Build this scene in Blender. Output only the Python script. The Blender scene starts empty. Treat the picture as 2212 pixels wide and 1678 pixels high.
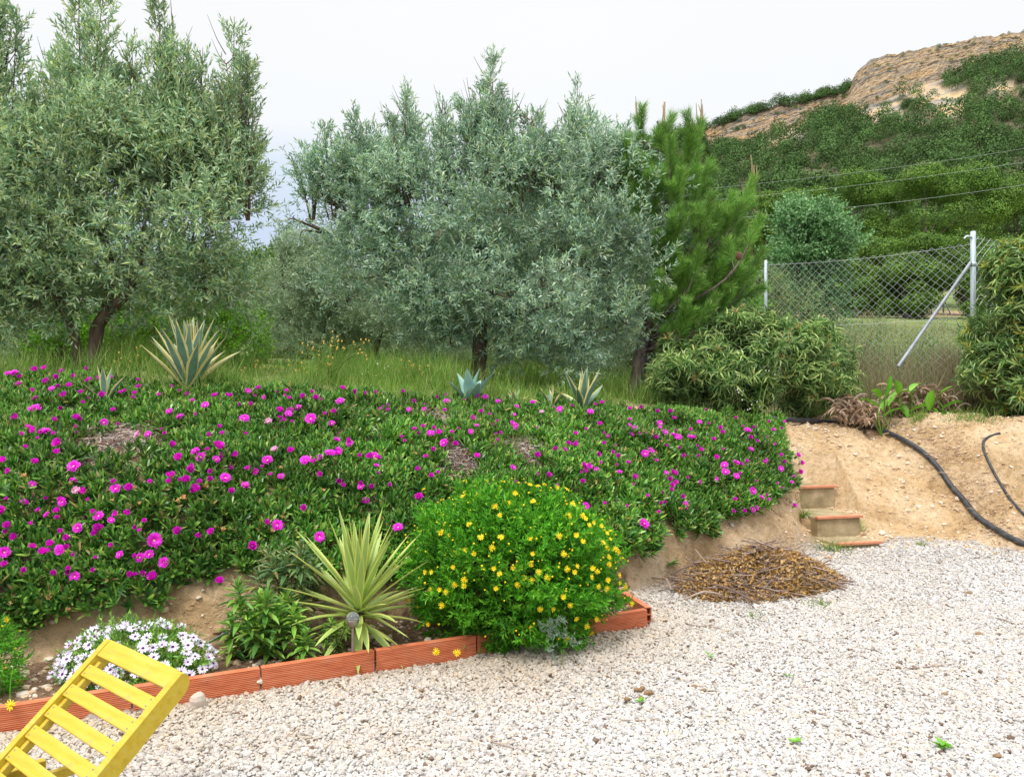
import bpy, math, random
import numpy as np
from mathutils import Vector, Matrix, Quaternion

# ---------------------------------------------------------------- camera, sky, sun
sc = bpy.context.scene
col = sc.collection
EYE = 1.6
F = 1700.0            # focal length in units of the photo shown 2212 wide
cam_d = bpy.data.cameras.new('camera')
cam = bpy.data.objects.new('camera', cam_d)
col.objects.link(cam)
cam.location = (0, 0, EYE)
cam.rotation_euler = (math.radians(90), 0, 0)
cam_d.sensor_width = 36
cam_d.lens = 36 * F / 2212
cam_d.clip_start = 0.05
cam_d.clip_end = 4000
sc.camera = cam

SUN_EL, SUN_AZ = 58, 215      # overcast day, soft sun high behind the camera on the left
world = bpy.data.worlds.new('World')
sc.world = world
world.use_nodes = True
wn, wl = world.node_tree.nodes, world.node_tree.links
wn.clear()
w_out = wn.new('ShaderNodeOutputWorld')
sky = wn.new('ShaderNodeTexSky')
sky.sky_type = 'NISHITA'
sky.sun_disc = False
sky.sun_elevation = math.radians(SUN_EL)
sky.sun_rotation = math.radians(SUN_AZ)
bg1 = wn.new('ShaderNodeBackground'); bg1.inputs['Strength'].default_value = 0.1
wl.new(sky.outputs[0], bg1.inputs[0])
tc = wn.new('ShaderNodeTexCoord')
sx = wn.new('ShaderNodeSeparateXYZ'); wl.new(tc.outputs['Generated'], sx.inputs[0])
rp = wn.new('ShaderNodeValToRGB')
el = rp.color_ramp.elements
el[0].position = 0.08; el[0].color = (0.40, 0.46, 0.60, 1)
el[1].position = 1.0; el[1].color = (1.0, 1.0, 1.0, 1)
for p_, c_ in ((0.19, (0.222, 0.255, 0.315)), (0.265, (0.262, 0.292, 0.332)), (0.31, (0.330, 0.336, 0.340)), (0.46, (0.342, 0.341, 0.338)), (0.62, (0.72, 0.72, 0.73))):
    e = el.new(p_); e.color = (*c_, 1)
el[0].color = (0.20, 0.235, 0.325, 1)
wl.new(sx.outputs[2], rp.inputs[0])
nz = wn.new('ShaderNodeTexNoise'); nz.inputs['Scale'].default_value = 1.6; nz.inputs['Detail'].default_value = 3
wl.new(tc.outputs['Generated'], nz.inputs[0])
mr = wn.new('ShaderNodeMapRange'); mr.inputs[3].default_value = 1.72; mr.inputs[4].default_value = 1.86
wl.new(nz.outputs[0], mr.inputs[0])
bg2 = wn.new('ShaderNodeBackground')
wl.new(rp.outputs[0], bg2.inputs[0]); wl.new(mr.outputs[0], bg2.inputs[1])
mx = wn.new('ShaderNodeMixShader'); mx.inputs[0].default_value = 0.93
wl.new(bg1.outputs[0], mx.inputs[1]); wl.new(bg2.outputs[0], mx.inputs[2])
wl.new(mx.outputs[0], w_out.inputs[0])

sun_d = bpy.data.lights.new('sun', 'SUN')
sun_d.energy = 1.5
sun_d.angle = math.radians(12)
sun_d.color = (1, 0.965, 0.91)
sun = bpy.data.objects.new('sun', sun_d); col.objects.link(sun)
_a = math.radians(SUN_AZ)
_sd = Vector((math.sin(_a) * math.cos(math.radians(SUN_EL)), math.cos(_a) * math.cos(math.radians(SUN_EL)), math.sin(math.radians(SUN_EL))))
sun.rotation_euler = _sd.to_track_quat('Z', 'Y').to_euler()
sun.location = (0, 0, 30)
vs = sc.view_settings
vs.view_transform = 'Standard'; vs.look = 'None'; vs.exposure = 0.74; vs.gamma = 1
sc.cycles.max_bounces = 6; sc.cycles.diffuse_bounces = 3; sc.cycles.glossy_bounces = 2
sc.cycles.transmission_bounces = 4; sc.cycles.transparent_max_bounces = 6

# ---------------------------------------------------------------- numeric helpers
def rng(s): return np.random.default_rng(s)
def nrm(a):
    a = np.asarray(a, float)
    return a / np.maximum(np.linalg.norm(a, axis=-1, keepdims=True), 1e-9)
def W(u, v, y):                       # a pixel of the photo at forward distance y
    return np.array([(u - 1106) / F * y, y, EYE - (v - 839) / F * y])
def _hash(ix, iy, s):
    h = (ix.astype(np.int64) * 374761393 + iy.astype(np.int64) * 668265263 + s * 974711) & 0xffffffff
    h = ((h ^ (h >> 13)) * 1274126177) & 0xffffffff
    return ((h ^ (h >> 16)) & 0xffff) / 65535.0
def vnoise(x, y, s=0):
    ix, iy = np.floor(x), np.floor(y)
    fx, fy = x - ix, y - iy
    fx = fx * fx * (3 - 2 * fx); fy = fy * fy * (3 - 2 * fy)
    a, b = _hash(ix, iy, s), _hash(ix + 1, iy, s)
    c, d = _hash(ix, iy + 1, s), _hash(ix + 1, iy + 1, s)
    return (a + (b - a) * fx) * (1 - fy) + (c + (d - c) * fx) * fy - 0.5
def fbm(x, y, s=0, o=4):
    t, a = 0, 1.0
    for i in range(o):
        t = t + a * vnoise(x * 2 ** i + 17.3 * i, y * 2 ** i - 9.1 * i, s + i); a *= 0.5
    return t
def sstep(a, b, x):
    t = np.clip((x - a) / (b - a), 0, 1); return t * t * (3 - 2 * t)

# ---------------------------------------------------------------- object helpers
def tag(o, label=None, cat=None, group=None, kind=None):
    if label: o['label'] = label
    if cat: o['category'] = cat
    if group: o['group'] = group
    if kind: o['kind'] = kind
    return o
def empty(name, loc, label, cat, group=None):
    o = bpy.data.objects.new(name, None); col.objects.link(o)
    o.location = [float(c) for c in loc]; o.empty_display_size = 0.1
    return tag(o, label, cat, group)
def build(name, geos, mats, parent=None, smooth=False, origin=None):
    """geos: list of (V, F, material index); every F one k-gon array. World coordinates."""
    off = np.array(parent.location) if parent is not None else (np.array(origin, float) if origin is not None else np.zeros(3))
    if parent is not None and parent.parent is not None:
        off = off + np.array(parent.parent.location)
    Vs, idx, starts, mi = [], [], [], []
    nv = nl = 0
    for g in geos:
        V, Fc = np.asarray(g[0], float).reshape(-1, 3), np.asarray(g[1], np.int64)
        if len(Fc) == 0: continue
        Vs.append(V - off); idx.append((Fc + nv).ravel())
        k = Fc.shape[1]
        starts.append(nl + np.arange(len(Fc)) * k)
        mi.append(np.full(len(Fc), g[2] if len(g) > 2 else 0))
        nv += len(V); nl += Fc.size
    V = np.concatenate(Vs); idx = np.concatenate(idx); starts = np.concatenate(starts); mi = np.concatenate(mi)
    me = bpy.data.meshes.new(name)
    me.vertices.add(len(V)); me.vertices.foreach_set('co', V.astype(np.float32).ravel())
    me.loops.add(len(idx)); me.loops.foreach_set('vertex_index', idx.astype(np.int32))
    me.polygons.add(len(starts)); me.polygons.foreach_set('loop_start', starts.astype(np.int32))
    me.polygons.foreach_set('material_index', mi.astype(np.int32))
    me.polygons.foreach_set('use_smooth', np.full(len(starts), smooth))
    for m in (mats if isinstance(mats, (list, tuple)) else [mats]): me.materials.append(m)
    me.update(calc_edges=True)
    o = bpy.data.objects.new(name, me); col.objects.link(o)
    if parent is not None: o.parent = parent
    elif origin is not None: o.location = [float(c) for c in origin]
    return o
def frames(d, hint=None, roll=None, r=None):
    """rotation matrices whose y column is d; z column near hint"""
    d = nrm(d); n = len(d)
    if hint is None:
        hint = r.normal(size=(n, 3))
    hint = np.broadcast_to(np.asarray(hint, float), (n, 3))
    x = np.cross(d, hint); bad = np.linalg.norm(x, axis=1) < 1e-4
    x[bad] = np.cross(d[bad], [1, 0.3, 0.2]); x = nrm(x)
    z = np.cross(x, d)
    if roll is not None:
        c, s = np.cos(roll)[:, None], np.sin(roll)[:, None]
        x, z = x * c + z * s, z * c - x * s
    return np.stack([x, d, z], axis=2)
def inst(P, pos, M, S):
    PV, PF = np.asarray(P[0], float), np.asarray(P[1])
    n, k = len(pos), len(PV)
    S = np.asarray(S, float)
    if S.ndim == 0: S = np.full(n, float(S))
    if S.ndim == 1: S = np.repeat(S[:, None], 3, 1)
    V = np.einsum('nij,nkj->nki', M, PV[None] * S[:, None, :]) + np.asarray(pos)[:, None, :]
    Fc = PF[None] + (np.arange(n) * k)[:, None, None]
    return V.reshape(-1, 3), Fc.reshape(-1, PF.shape[1])
DIAMOND = (np.array([(0, 0, 0), (.5, .45, .08), (0, 1, -.08), (-.5, .45, .08)]), np.array([(0, 1, 2, 3)]))
LEAF = (np.array([(0, 0, 0), (.36, .22, .06), (.5, .5, .06), (.3, .78, -.02), (0, 1, -.14), (-.3, .78, -.02), (-.5, .5, .06), (-.36, .22, .06), (0, .5, -.03), (0, .2, 0), (0, .78, -.08)]),
        np.array([(0, 1, 9), (9, 1, 2), (9, 2, 8), (8, 2, 3), (8, 3, 10), (10, 3, 4), (0, 9, 7), (7, 9, 6), (6, 9, 8), (6, 8, 5), (5, 8, 10), (5, 10, 4)]))
SICKLE = (np.array([(-.15, 0, 0), (.15, 0, 0), (-.5, .3, .10), (.5, .3, .10), (-.45, .62, .05), (.45, .62, .05), (0, 1, -.38), (0, .3, .04), (0, .62, -.03)]), np.array([(0, 1, 7), (0, 7, 2), (1, 3, 7), (2, 7, 8), (2, 8, 4), (7, 3, 8), (3, 5, 8), (4, 8, 6), (8, 5, 6)]))
def tube(pts, rad, sides=7, cap=True, lump=0, s=0):
    pts = np.asarray(pts, float); n = len(pts)
    rad = np.broadcast_to(np.asarray(rad, float), (n,))
    t = nrm(np.gradient(pts, axis=0))
    ref = np.array([0, 0, 1.0]) if abs(t[0][2]) < .9 else np.array([1.0, 0, 0])
    rings = []
    a = np.arange(sides) / sides * 2 * math.pi
    rr = rng(s)
    for i in range(n):
        x = nrm(np.cross(t[i], ref)); y = np.cross(t[i], x); ref = np.cross(x, t[i])
        ra = rad[i] * (1 + lump * rr.normal(size=sides))
        rings.append(pts[i] + np.outer(np.cos(a) * ra, x) + np.outer(np.sin(a) * ra, y))
    V = np.concatenate(rings)
    Fc = []
    for i in range(n - 1):
        for j in range(sides):
            k = (j + 1) % sides
            Fc.append((i * sides + j, i * sides + k, (i + 1) * sides + k, (i + 1) * sides + j))
    V = np.vstack([V, pts[0], pts[-1]])
    if cap:
        for j in range(sides):
            k = (j + 1) % sides
            Fc.append((k, j, len(V) - 2, len(V) - 2)); Fc.append(((n - 1) * sides + j, (n - 1) * sides + k, len(V) - 1, len(V) - 1))
    q = np.array([f for f in Fc if f[2] != f[3]])
    tr = np.array([f[:3] for f in Fc if f[2] == f[3]]).reshape(-1, 3)
    return V, q, tr
def tg(geos, mi, *a, **k):
    V, q, tr = tube(*a, **k)
    geos.append((V, q, mi))
    if len(tr): geos.append((V, tr, mi))
def curve(p, n=12):                       # Catmull-Rom through points
    p = np.asarray(p, float)
    if len(p) < 3:
        t = np.linspace(0, 1, n)[:, None]; return p[0] * (1 - t) + p[-1] * t
    q = np.vstack([2 * p[0] - p[1], p, 2 * p[-1] - p[-2]])
    out = []
    per = max(2, n // (len(p) - 1))
    for i in range(len(p) - 1):
        for t in np.linspace(0, 1, per, endpoint=False):
            a, b, c, d = q[i:i + 4]
            out.append(.5 * ((2 * b) + (c - a) * t + (2 * a - 5 * b + 4 * c - d) * t * t + (3 * b - a - 3 * c + d) * t ** 3))
    out.append(p[-1]); return np.array(out)
def ribbons(A, B, w, r):                  # thin quads from A to B
    A, B = np.asarray(A), np.asarray(B)
    d = nrm(B - A); x = nrm(np.cross(d, r.normal(size=d.shape))) * np.asarray(w).reshape(-1, 1)
    V = np.stack([A - x, A + x, B + x * .5, B - x * .5], 1).reshape(-1, 3)
    return V, np.arange(len(V)).reshape(-1, 4)
def box(c, X, Y, Z, sx, sy, sz, bev=0.0):
    """chamfered box at c with unit axes X Y Z and full sizes"""
    bm_v, bm_f = [], []
    import bmesh
    bm = bmesh.new(); bmesh.ops.create_cube(bm, size=1)
    for v in bm.verts: v.co = (v.co.x * sx, v.co.y * sy, v.co.z * sz)
    if bev: bmesh.ops.bevel(bm, geom=list(bm.edges), offset=bev, segments=2, affect='EDGES', profile=.5)
    bmesh.ops.triangulate(bm, faces=list(bm.faces))
    V = np.array([v.co[:] for v in bm.verts]); Fc = np.array([[v.index for v in f.verts] for f in bm.faces])
    bm.free()
    M = np.stack([X, Y, Z], 1)
    return V @ M.T + np.asarray(c), Fc
def sphere(c, r, seg=14, rings=9):
    th = np.linspace(0, math.pi, rings); ph = np.arange(seg) / seg * 2 * math.pi
    V = np.array([[math.sin(t) * math.cos(p), math.sin(t) * math.sin(p), math.cos(t)] for t in th for p in ph]) * np.asarray(r) + np.asarray(c)
    Fc = [(i * seg + j, (i + 1) * seg + j, (i + 1) * seg + (j + 1) % seg, i * seg + (j + 1) % seg) for i in range(rings - 1) for j in range(seg)]
    return V, np.array(Fc)
def lathe(c, prof, seg=18):
    ph = np.arange(seg) / seg * 2 * math.pi
    V = np.array([[r * math.cos(p), r * math.sin(p), z] for r, z in prof for p in ph]) + np.asarray(c)
    Fc = [(i * seg + j, i * seg + (j + 1) % seg, (i + 1) * seg + (j + 1) % seg, (i + 1) * seg + j) for i in range(len(prof) - 1) for j in range(seg)]
    return V, np.array(Fc)

# ---------------------------------------------------------------- materials
def newmat(name):
    m = bpy.data.materials.new(name); m.use_nodes = True
    nt = m.node_tree; b = nt.nodes['Principled BSDF']; return m, nt, b
def ramp(nt, cols, pos=None, interp='LINEAR'):
    r = nt.nodes.new('ShaderNodeValToRGB'); r.color_ramp.interpolation = interp
    e = r.color_ramp.elements; n = len(cols)
    pos = pos or [i / max(1, n - 1) for i in range(n)]
    for i in range(n):
        x = e[i] if i < 2 else e.new(pos[i])
        x.position = pos[i]; x.color = (*cols[i], 1)
    if n == 1: e[1].color = (*cols[0], 1)
    return r
def coords(nt):
    g = nt.nodes.new('ShaderNodeNewGeometry'); return g
def noise(nt, scale, detail=4, rough=.6, vec=None, dim='3D'):
    n = nt.nodes.new('ShaderNodeTexNoise'); n.inputs['Scale'].default_value = scale
    n.inputs['Detail'].default_value = detail; n.inputs['Roughness'].default_value = rough
    if vec is not None: nt.links.new(vec, n.inputs['Vector'])
    return n
def mixc(nt, f, a, b, mode='MIX'):
    m = nt.nodes.new('ShaderNodeMix'); m.data_type = 'RGBA'; m.blend_type = mode
    for s, v in ((m.inputs[0], f), (m.inputs[6], a), (m.inputs[7], b)):
        if hasattr(v, 'is_linked'): nt.links.new(v, s)
        elif isinstance(v, (int, float)): s.default_value = v
        else: s.default_value = (*v, 1)
    return m.outputs[2]
def maprange(nt, v, a, b, c, d):
    m = nt.nodes.new('ShaderNodeMapRange'); nt.links.new(v, m.inputs[0])
    for i, x in enumerate((a, b, c, d)): m.inputs[i + 1].default_value = x
    return m.outputs[0]
def leafmat(name, cols, trans=.25, rough=.55, var=(.75, 1.25), vscale=3.0, spec=.3, pos=None):
    m, nt, b = newmat(name)
    g = coords(nt); r = ramp(nt, cols, pos); nt.links.new(g.outputs['Random Per Island'], r.inputs[0])
    n = noise(nt, vscale, 2, .5, g.outputs['Position'])
    mr_ = maprange(nt, n.outputs[0], .3, .7, var[0], var[1])
    vm = nt.nodes.new('ShaderNodeVectorMath'); vm.operation = 'SCALE'
    nt.links.new(r.outputs[0], vm.inputs[0]); nt.links.new(mr_, vm.inputs['Scale'])
    nt.links.new(vm.outputs[0], b.inputs['Base Color'])
    b.inputs['Roughness'].default_value = rough; b.inputs['Specular IOR Level'].default_value = spec
    if trans > 0:
        t = nt.nodes.new('ShaderNodeBsdfTranslucent'); nt.links.new(vm.outputs[0], t.inputs[0])
        x = nt.nodes.new('ShaderNodeMixShader'); x.inputs[0].default_value = trans
        nt.links.new(b.outputs[0], x.inputs[1]); nt.links.new(t.outputs[0], x.inputs[2])
        nt.links.new(x.outputs[0], nt.nodes['Material Output'].inputs[0])
    return m
def solid(name, cols, scale=20, rough=.6, bump=.0, bscale=60, metal=0, spec=.4, stretch=None, detail=5):
    m, nt, b = newmat(name)
    t = nt.nodes.new('ShaderNodeTexCoord'); vec = t.outputs['Object']
    if stretch:
        mp = nt.nodes.new('ShaderNodeMapping'); mp.inputs['Scale'].default_value = stretch
        nt.links.new(vec, mp.inputs[0]); vec = mp.outputs[0]
    n = noise(nt, scale, detail, .6, vec)
    r = ramp(nt, cols, [.3 + .4 * i / max(1, len(cols) - 1) for i in range(len(cols))] if len(cols) > 1 else [0, 1])
    nt.links.new(n.outputs[0], r.inputs[0]); nt.links.new(r.outputs[0], b.inputs['Base Color'])
    b.inputs['Roughness'].default_value = rough; b.inputs['Metallic'].default_value = metal
    b.inputs['Specular IOR Level'].default_value = spec
    if bump:
        n2 = noise(nt, bscale, 5, .6, vec)
        bp = nt.nodes.new('ShaderNodeBump'); bp.inputs['Strength'].default_value = 1; bp.inputs['Distance'].default_value = bump
        nt.links.new(n2.outputs[0], bp.inputs['Height']); nt.links.new(bp.outputs[0], b.inputs['Normal'])
    return m
M = {}
M['olive'] = leafmat('olive_leaf', [(.14, .27, .13), (.23, .40, .21), (.36, .53, .32), (.40, .50, .14), (.60, .70, .50)], .25, .40, (.7, 1.25), 2.2)
M['olive_silver'] = leafmat('olive_leaf_silver', [(.13, .27, .16), (.24, .41, .28), (.41, .57, .45), (.35, .50, .18), (.66, .76, .64)], .25, .40, (.7, 1.25), 2.0)
M['olive_grey'] = leafmat('olive_leaf_grey', [(.19, .30, .16), (.29, .41, .24), (.40, .52, .32), (.48, .58, .36)], .33, .5, (.75, 1.2), 2.0)
M['bark'] = solid('olive_bark', [(.05, .032, .022), (.13, .085, .06), (.22, .16, .12)], 9, .9, .02, 25, stretch=(1, 1, .3))
M['pinebark'] = solid('pine_bark', [(.06, .045, .04), (.17, .13, .11), (.25, .21, .18)], 14, .95, .03, 22, stretch=(1, 1, .35))
M['twig'] = solid('twig', [(.10, .07, .04), (.20, .15, .09)], 20, .8)
M['ice'] = leafmat('ice_plant_leaf', [(.045, .14, .03), (.08, .23, .035), (.14, .34, .045), (.32, .52, .08), (.38, .22, .11)], .12, .36, (.55, 1.35), 1.3, .5, [0, .35, .7, .90, 1])
M['bud'] = leafmat('withered_bud', [(.35, .10, .05), (.50, .22, .08), (.45, .28, .14), (.30, .35, .08)], .1, .6)
M['magenta'] = leafmat('magenta_petal', [(.76, .010, .68), (.88, .025, .80), (.76, .012, .50), (.86, .10, .74)], .3, .5, (.85, 1.15), 4)
M['palepink'] = leafmat('pale_pink_petal', [(.80, .35, .62), (.85, .5, .7)], .3, .6)
M['cream'] = leafmat('pale_stamens', [(.80, .62, .25), (.85, .70, .35)], .1, .7)
M['drystem'] = leafmat('dry_stem', [(.20, .16, .13), (.36, .31, .27), (.50, .42, .36), (.32, .14, .09)], 0, .85)
M['yellow'] = leafmat('yellow_petal', [(.86, .62, .008), (.90, .74, .012)], .25, .6, (.9, 1.1), 4)
M['yellowc'] = leafmat('yellow_disc', [(.75, .38, .01), (.85, .5, .01)], 0, .8)
M['daisyleaf'] = leafmat('daisy_bush_leaf', [(.045, .20, .01), (.07, .30, .015), (.12, .40, .02), (.22, .52, .03)], .25, .5, (.65, 1.25), 3)
M['greyleaf'] = leafmat('grey_green_leaf', [(.12, .20, .12), (.20, .28, .19), (.26, .34, .24)], .15, .6)
M['white'] = leafmat('white_petal', [(.76, .70, .86), (.82, .79, .90), (.70, .58, .80)], .25, .6, (.95, 1.05), 4)
M['purplec'] = leafmat('purple_disc', [(.10, .01, .10), (.18, .02, .16)], 0, .7)
M['yucca_g'] = leafmat('yucca_green', [(.27, .40, .10), (.37, .50, .14), (.48, .58, .20)], .15, .42, (.85, 1.15), 3, .5)
M['yucca_y'] = leafmat('yucca_cream', [(.60, .64, .16), (.52, .60, .14), (.66, .62, .20)], .15, .45, (.85, 1.15), 3, .5)
M['agave_g'] = solid('agave_green', [(.10, .20, .14), (.16, .29, .21), (.24, .36, .27)], 6, .5, 0, spec=.4)
M['agave_y'] = solid('agave_cream', [(.70, .62, .28), (.62, .54, .20), (.78, .70, .40)], 8, .5)
M['agave_b'] = solid('agave_blue', [(.16, .30, .25), (.22, .38, .31), (.30, .44, .37)], 5, .5)
M['lance'] = leafmat('lance_leaf', [(.08, .22, .04), (.14, .33, .05), (.22, .43, .06), (.34, .50, .08)], .2, .45, (.75, 1.25), 4, .4)
M['lance_dull'] = leafmat('lance_leaf_dull', [(.09, .19, .07), (.14, .26, .09), (.20, .32, .10), (.36, .28, .10)], .2, .45, (.75, 1.25), 4, .4)
M['wattle'] = leafmat('wattle_leaf', [(.07, .16, .04), (.13, .25, .065), (.23, .36, .10), (.46, .54, .19)], .2, .4, (.65, 1.3), 1.8, .5)
M['wattle_red'] = leafmat('wattle_shoot', [(.42, .22, .09), (.38, .32, .10), (.45, .28, .16)], .2, .6)
M['wattle_y'] = leafmat('wattle_tip', [(.38, .38, .06), (.30, .36, .05), (.45, .40, .08)], .2, .6)
M['bright'] = leafmat('bright_leaf', [(.06, .20, .01), (.11, .30, .015), (.18, .40, .02), (.24, .46, .03)], .3, .55, (.6, 1.3), 2)
M['needle'] = leafmat('pine_needle', [(.06, .19, .03), (.12, .31, .045), (.23, .45, .065), (.38, .56, .13)], .25, .5, (.7, 1.25), 2.2)
M['candle'] = leafmat('pine_candle', [(.30, .22, .13), (.38, .28, .15), (.26, .21, .13)], 0, .7)
M['farpine'] = leafmat('far_pine_leaf', [(.045, .11, .014), (.07, .155, .016), (.10, .20, .02), (.20, .32, .035)], .06, .7, (.65, 1.3), .3)
M['hillpine'] = leafmat('hill_pine_leaf', [(.045, .095, .025), (.065, .13, .03), (.095, .175, .04)], .1, .8, (.55, 1.5), .11)
M['carob'] = leafmat('round_tree_leaf', [(.07, .19, .06), (.12, .27, .09), (.18, .34, .13), (.25, .40, .18)], .15, .45, (.7, 1.3), 1.5)
M['grass'] = leafmat('grass_blade', [(.08, .20, .02), (.13, .28, .03), (.20, .33, .05), (.34, .34, .12)], .25, .6, (.7, 1.3), 1.5)
M['drygrass'] = leafmat('dry_grass_blade', [(.28, .30, .10), (.38, .36, .17), (.20, .32, .08), (.40, .34, .20), (.14, .28, .06)], .25, .7, (.7, 1.25), .7)
M['brownbrush'] = leafmat('brown_brush', [(.16, .12, .07), (.26, .20, .12), (.30, .26, .14), (.16, .20, .06)], .1, .8, (.7, 1.25), .9)
M['canna'] = leafmat('broad_leaf', [(.10, .32, .02), (.16, .42, .03), (.22, .46, .05)], .3, .45)
M['deadleaf'] = leafmat('dead_leaf', [(.40, .28, .18), (.55, .42, .30), (.30, .18, .11), (.62, .52, .42)], .1, .7)
M['pileleaf'] = leafmat('crisp_leaf', [(.40, .21, .05), (.52, .30, .08), (.24, .13, .05), (.62, .44, .20), (.14, .08, .04)], .15, .6)
M['pilestick'] = leafmat('dead_twig', [(.14, .09, .07), (.24, .17, .13), (.34, .26, .21), (.10, .065, .05)], 0, .8)
M['seed'] = leafmat('weed_head', [(.45, .38, .10), (.60, .36, .05), (.50, .45, .20)], .1, .7)
M['whitefl'] = leafmat('small_white_flower', [(.7, .7, .66)], .1, .7)
def brickmat():
    m, nt, b = newmat('terracotta')
    t = nt.nodes.new('ShaderNodeTexCoord')
    sep = nt.nodes.new('ShaderNodeSeparateXYZ'); nt.links.new(t.outputs['Object'], sep.inputs[0])
    w = nt.nodes.new('ShaderNodeMath'); w.operation = 'MULTIPLY'; nt.links.new(sep.outputs[2], w.inputs[0]); w.inputs[1].default_value = 2 * math.pi / .0095
    s = nt.nodes.new('ShaderNodeMath'); s.operation = 'SINE'; nt.links.new(w.outputs[0], s.inputs[0])
    mp = nt.nodes.new('ShaderNodeMapping'); mp.inputs['Scale'].default_value = (1, 1, 12); nt.links.new(t.outputs['Object'], mp.inputs[0])
    n = noise(nt, 7, 6, .65, mp.outputs[0]); n3 = noise(nt, 5, 4, .6, t.outputs['Object'])
    r = ramp(nt, [(.38, .085, .032), (.54, .145, .055), (.62, .24, .13)], [.3, .5, .75]); nt.links.new(n.outputs[0], r.inputs[0])
    f = maprange(nt, n3.outputs[0], .48, .72, 0, .6)
    c = mixc(nt, f, r.outputs[0], (.42, .26, .17)); nt.links.new(c, b.inputs['Base Color'])
    b.inputs['Roughness'].default_value = .85
    ad = nt.nodes.new('ShaderNodeMath'); ad.operation = 'ADD'; nt.links.new(s.outputs[0], ad.inputs[0])
    n2 = noise(nt, 90, 4, .6, t.outputs['Object']); nt.links.new(n2.outputs[0], ad.inputs[1])
    bp = nt.nodes.new('ShaderNodeBump'); bp.inputs['Strength'].default_value = .8; bp.inputs['Distance'].default_value = .0013
    nt.links.new(ad.outputs[0], bp.inputs['Height']); nt.links.new(bp.outputs[0], b.inputs['Normal'])
    return m
M['brick'] = brickmat()
def paintmat():
    m, nt, b = newmat('yellow_paint')
    t = nt.nodes.new('ShaderNodeTexCoord')
    mp = nt.nodes.new('ShaderNodeMapping'); mp.inputs['Scale'].default_value = (1, 9, 9); nt.links.new(t.outputs['Object'], mp.inputs[0])
    n = noise(nt, 5, 6, .65, mp.outputs[0]); n2 = noise(nt, 14, 5, .7, t.outputs['Object'])
    r = ramp(nt, [(.44, .29, .01), (.53, .38, .022), (.54, .42, .09)], [.3, .5, .8]); nt.links.new(n.outputs[0], r.inputs[0])
    f = maprange(nt, n2.outputs[0], .60, .68, 0, .5)
    c = mixc(nt, f, r.outputs[0], (.34, .27, .10)); nt.links.new(c, b.inputs['Base Color'])
    b.inputs['Roughness'].default_value = .5
    bp = nt.nodes.new('ShaderNodeBump'); bp.inputs['Strength'].default_value = .6; bp.inputs['Distance'].default_value = .001
    nt.links.new(n.outputs[0], bp.inputs['Height']); nt.links.new(bp.outputs[0], b.inputs['Normal'])
    return m
M['paint'] = paintmat()
M['galv'] = solid('galvanised_steel', [(.34, .40, .44), (.50, .58, .62), (.58, .64, .66)], 12, .45, 0, metal=.35, stretch=(1, 1, .4))
M['galvdull'] = solid('dull_steel', [(.20, .22, .25), (.32, .35, .38)], 10, .55, 0, metal=.3)
M['wire'] = solid('fence_wire', [(.40, .43, .44), (.58, .60, .60)], 10, .5, 0, metal=.4)
M['cable'] = solid('power_cable', [(.30, .34, .30), (.36, .40, .36)], 10, .6)
M['hose'] = solid('black_rubber', [(.012, .014, .018), (.035, .038, .045), (.07, .07, .07)], 14, .5, .001, 60)
M['concrete'] = solid('concrete', [(.22, .17, .09), (.33, .26, .145), (.45, .36, .22)], 7, .9, .006, 40)
M['tile'] = solid('tile_edge', [(.48, .17, .09), (.60, .26, .15)], 12, .8, .002, 40)
M['rock'] = solid('pale_rock', [(.42, .35, .28), (.56, .49, .41)], 12, .85, .004, 30)
M['dung'] = solid('brown_clod', [(.17, .10, .05), (.28, .18, .09)], 30, .8, .004, 60)
M['lampmetal'] = solid('brushed_metal', [(.25, .22, .20), (.38, .34, .31)], 30, .35, 0, metal=.8)
M['black'] = solid('black_plastic', [(.03, .03, .03), (.05, .05, .05)], 30, .4)
M['cone'] = solid('pine_cone', [(.07, .035, .02), (.16, .08, .045)], 30, .8, .01, 60)
gm, nt, b = newmat('clear_globe'); b.inputs['Base Color'].default_value = (.75, .78, .8, 1); b.inputs['Transmission Weight'].default_value = .85
b.inputs['Roughness'].default_value = .08; b.inputs['IOR'].default_value = 1.25; M['globe'] = gm
def pebblemat():
    m, nt, b = newmat('gravel_stone')
    g = coords(nt)
    r = ramp(nt, [(.15, .10, .07), (.40, .375, .35), (.455, .435, .415), (.48, .465, .45), (.50, .49, .48), (.49, .43, .36), (.54, .53, .52), (.44, .44, .45)], [0, .03, .14, .4, .62, .76, .88, .97], 'CONSTANT')
    nt.links.new(g.outputs['Random Per Island'], r.inputs[0])
    # stones near the brick edging are warmer and dirtier
    n = noise(nt, .55, 3, .6, g.outputs['Position'])
    at = nt.nodes.new('ShaderNodeAttribute'); at.attribute_name = 'warm'
    f = nt.nodes.new('ShaderNodeMath'); f.operation = 'ADD'; nt.links.new(at.outputs['Fac'], f.inputs[0]); nt.links.new(maprange(nt, n.outputs[0], .42, .68, 0, .35), f.inputs[1])
    c = mixc(nt, f.outputs[0], r.outputs[0], (.90, .78, .62), 'MULTIPLY'); nt.links.new(c, b.inputs['Base Color'])
    b.inputs['Roughness'].default_value = .75
    n2 = noise(nt, 160, 3, .6, g.outputs['Position'])
    bp = nt.nodes.new('ShaderNodeBump'); bp.inputs['Strength'].default_value = .5; bp.inputs['Distance'].default_value = .002
    nt.links.new(n2.outputs[0], bp.inputs['Height']); nt.links.new(bp.outputs[0], b.inputs['Normal'])
    return m
M['pebble'] = pebblemat()
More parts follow.
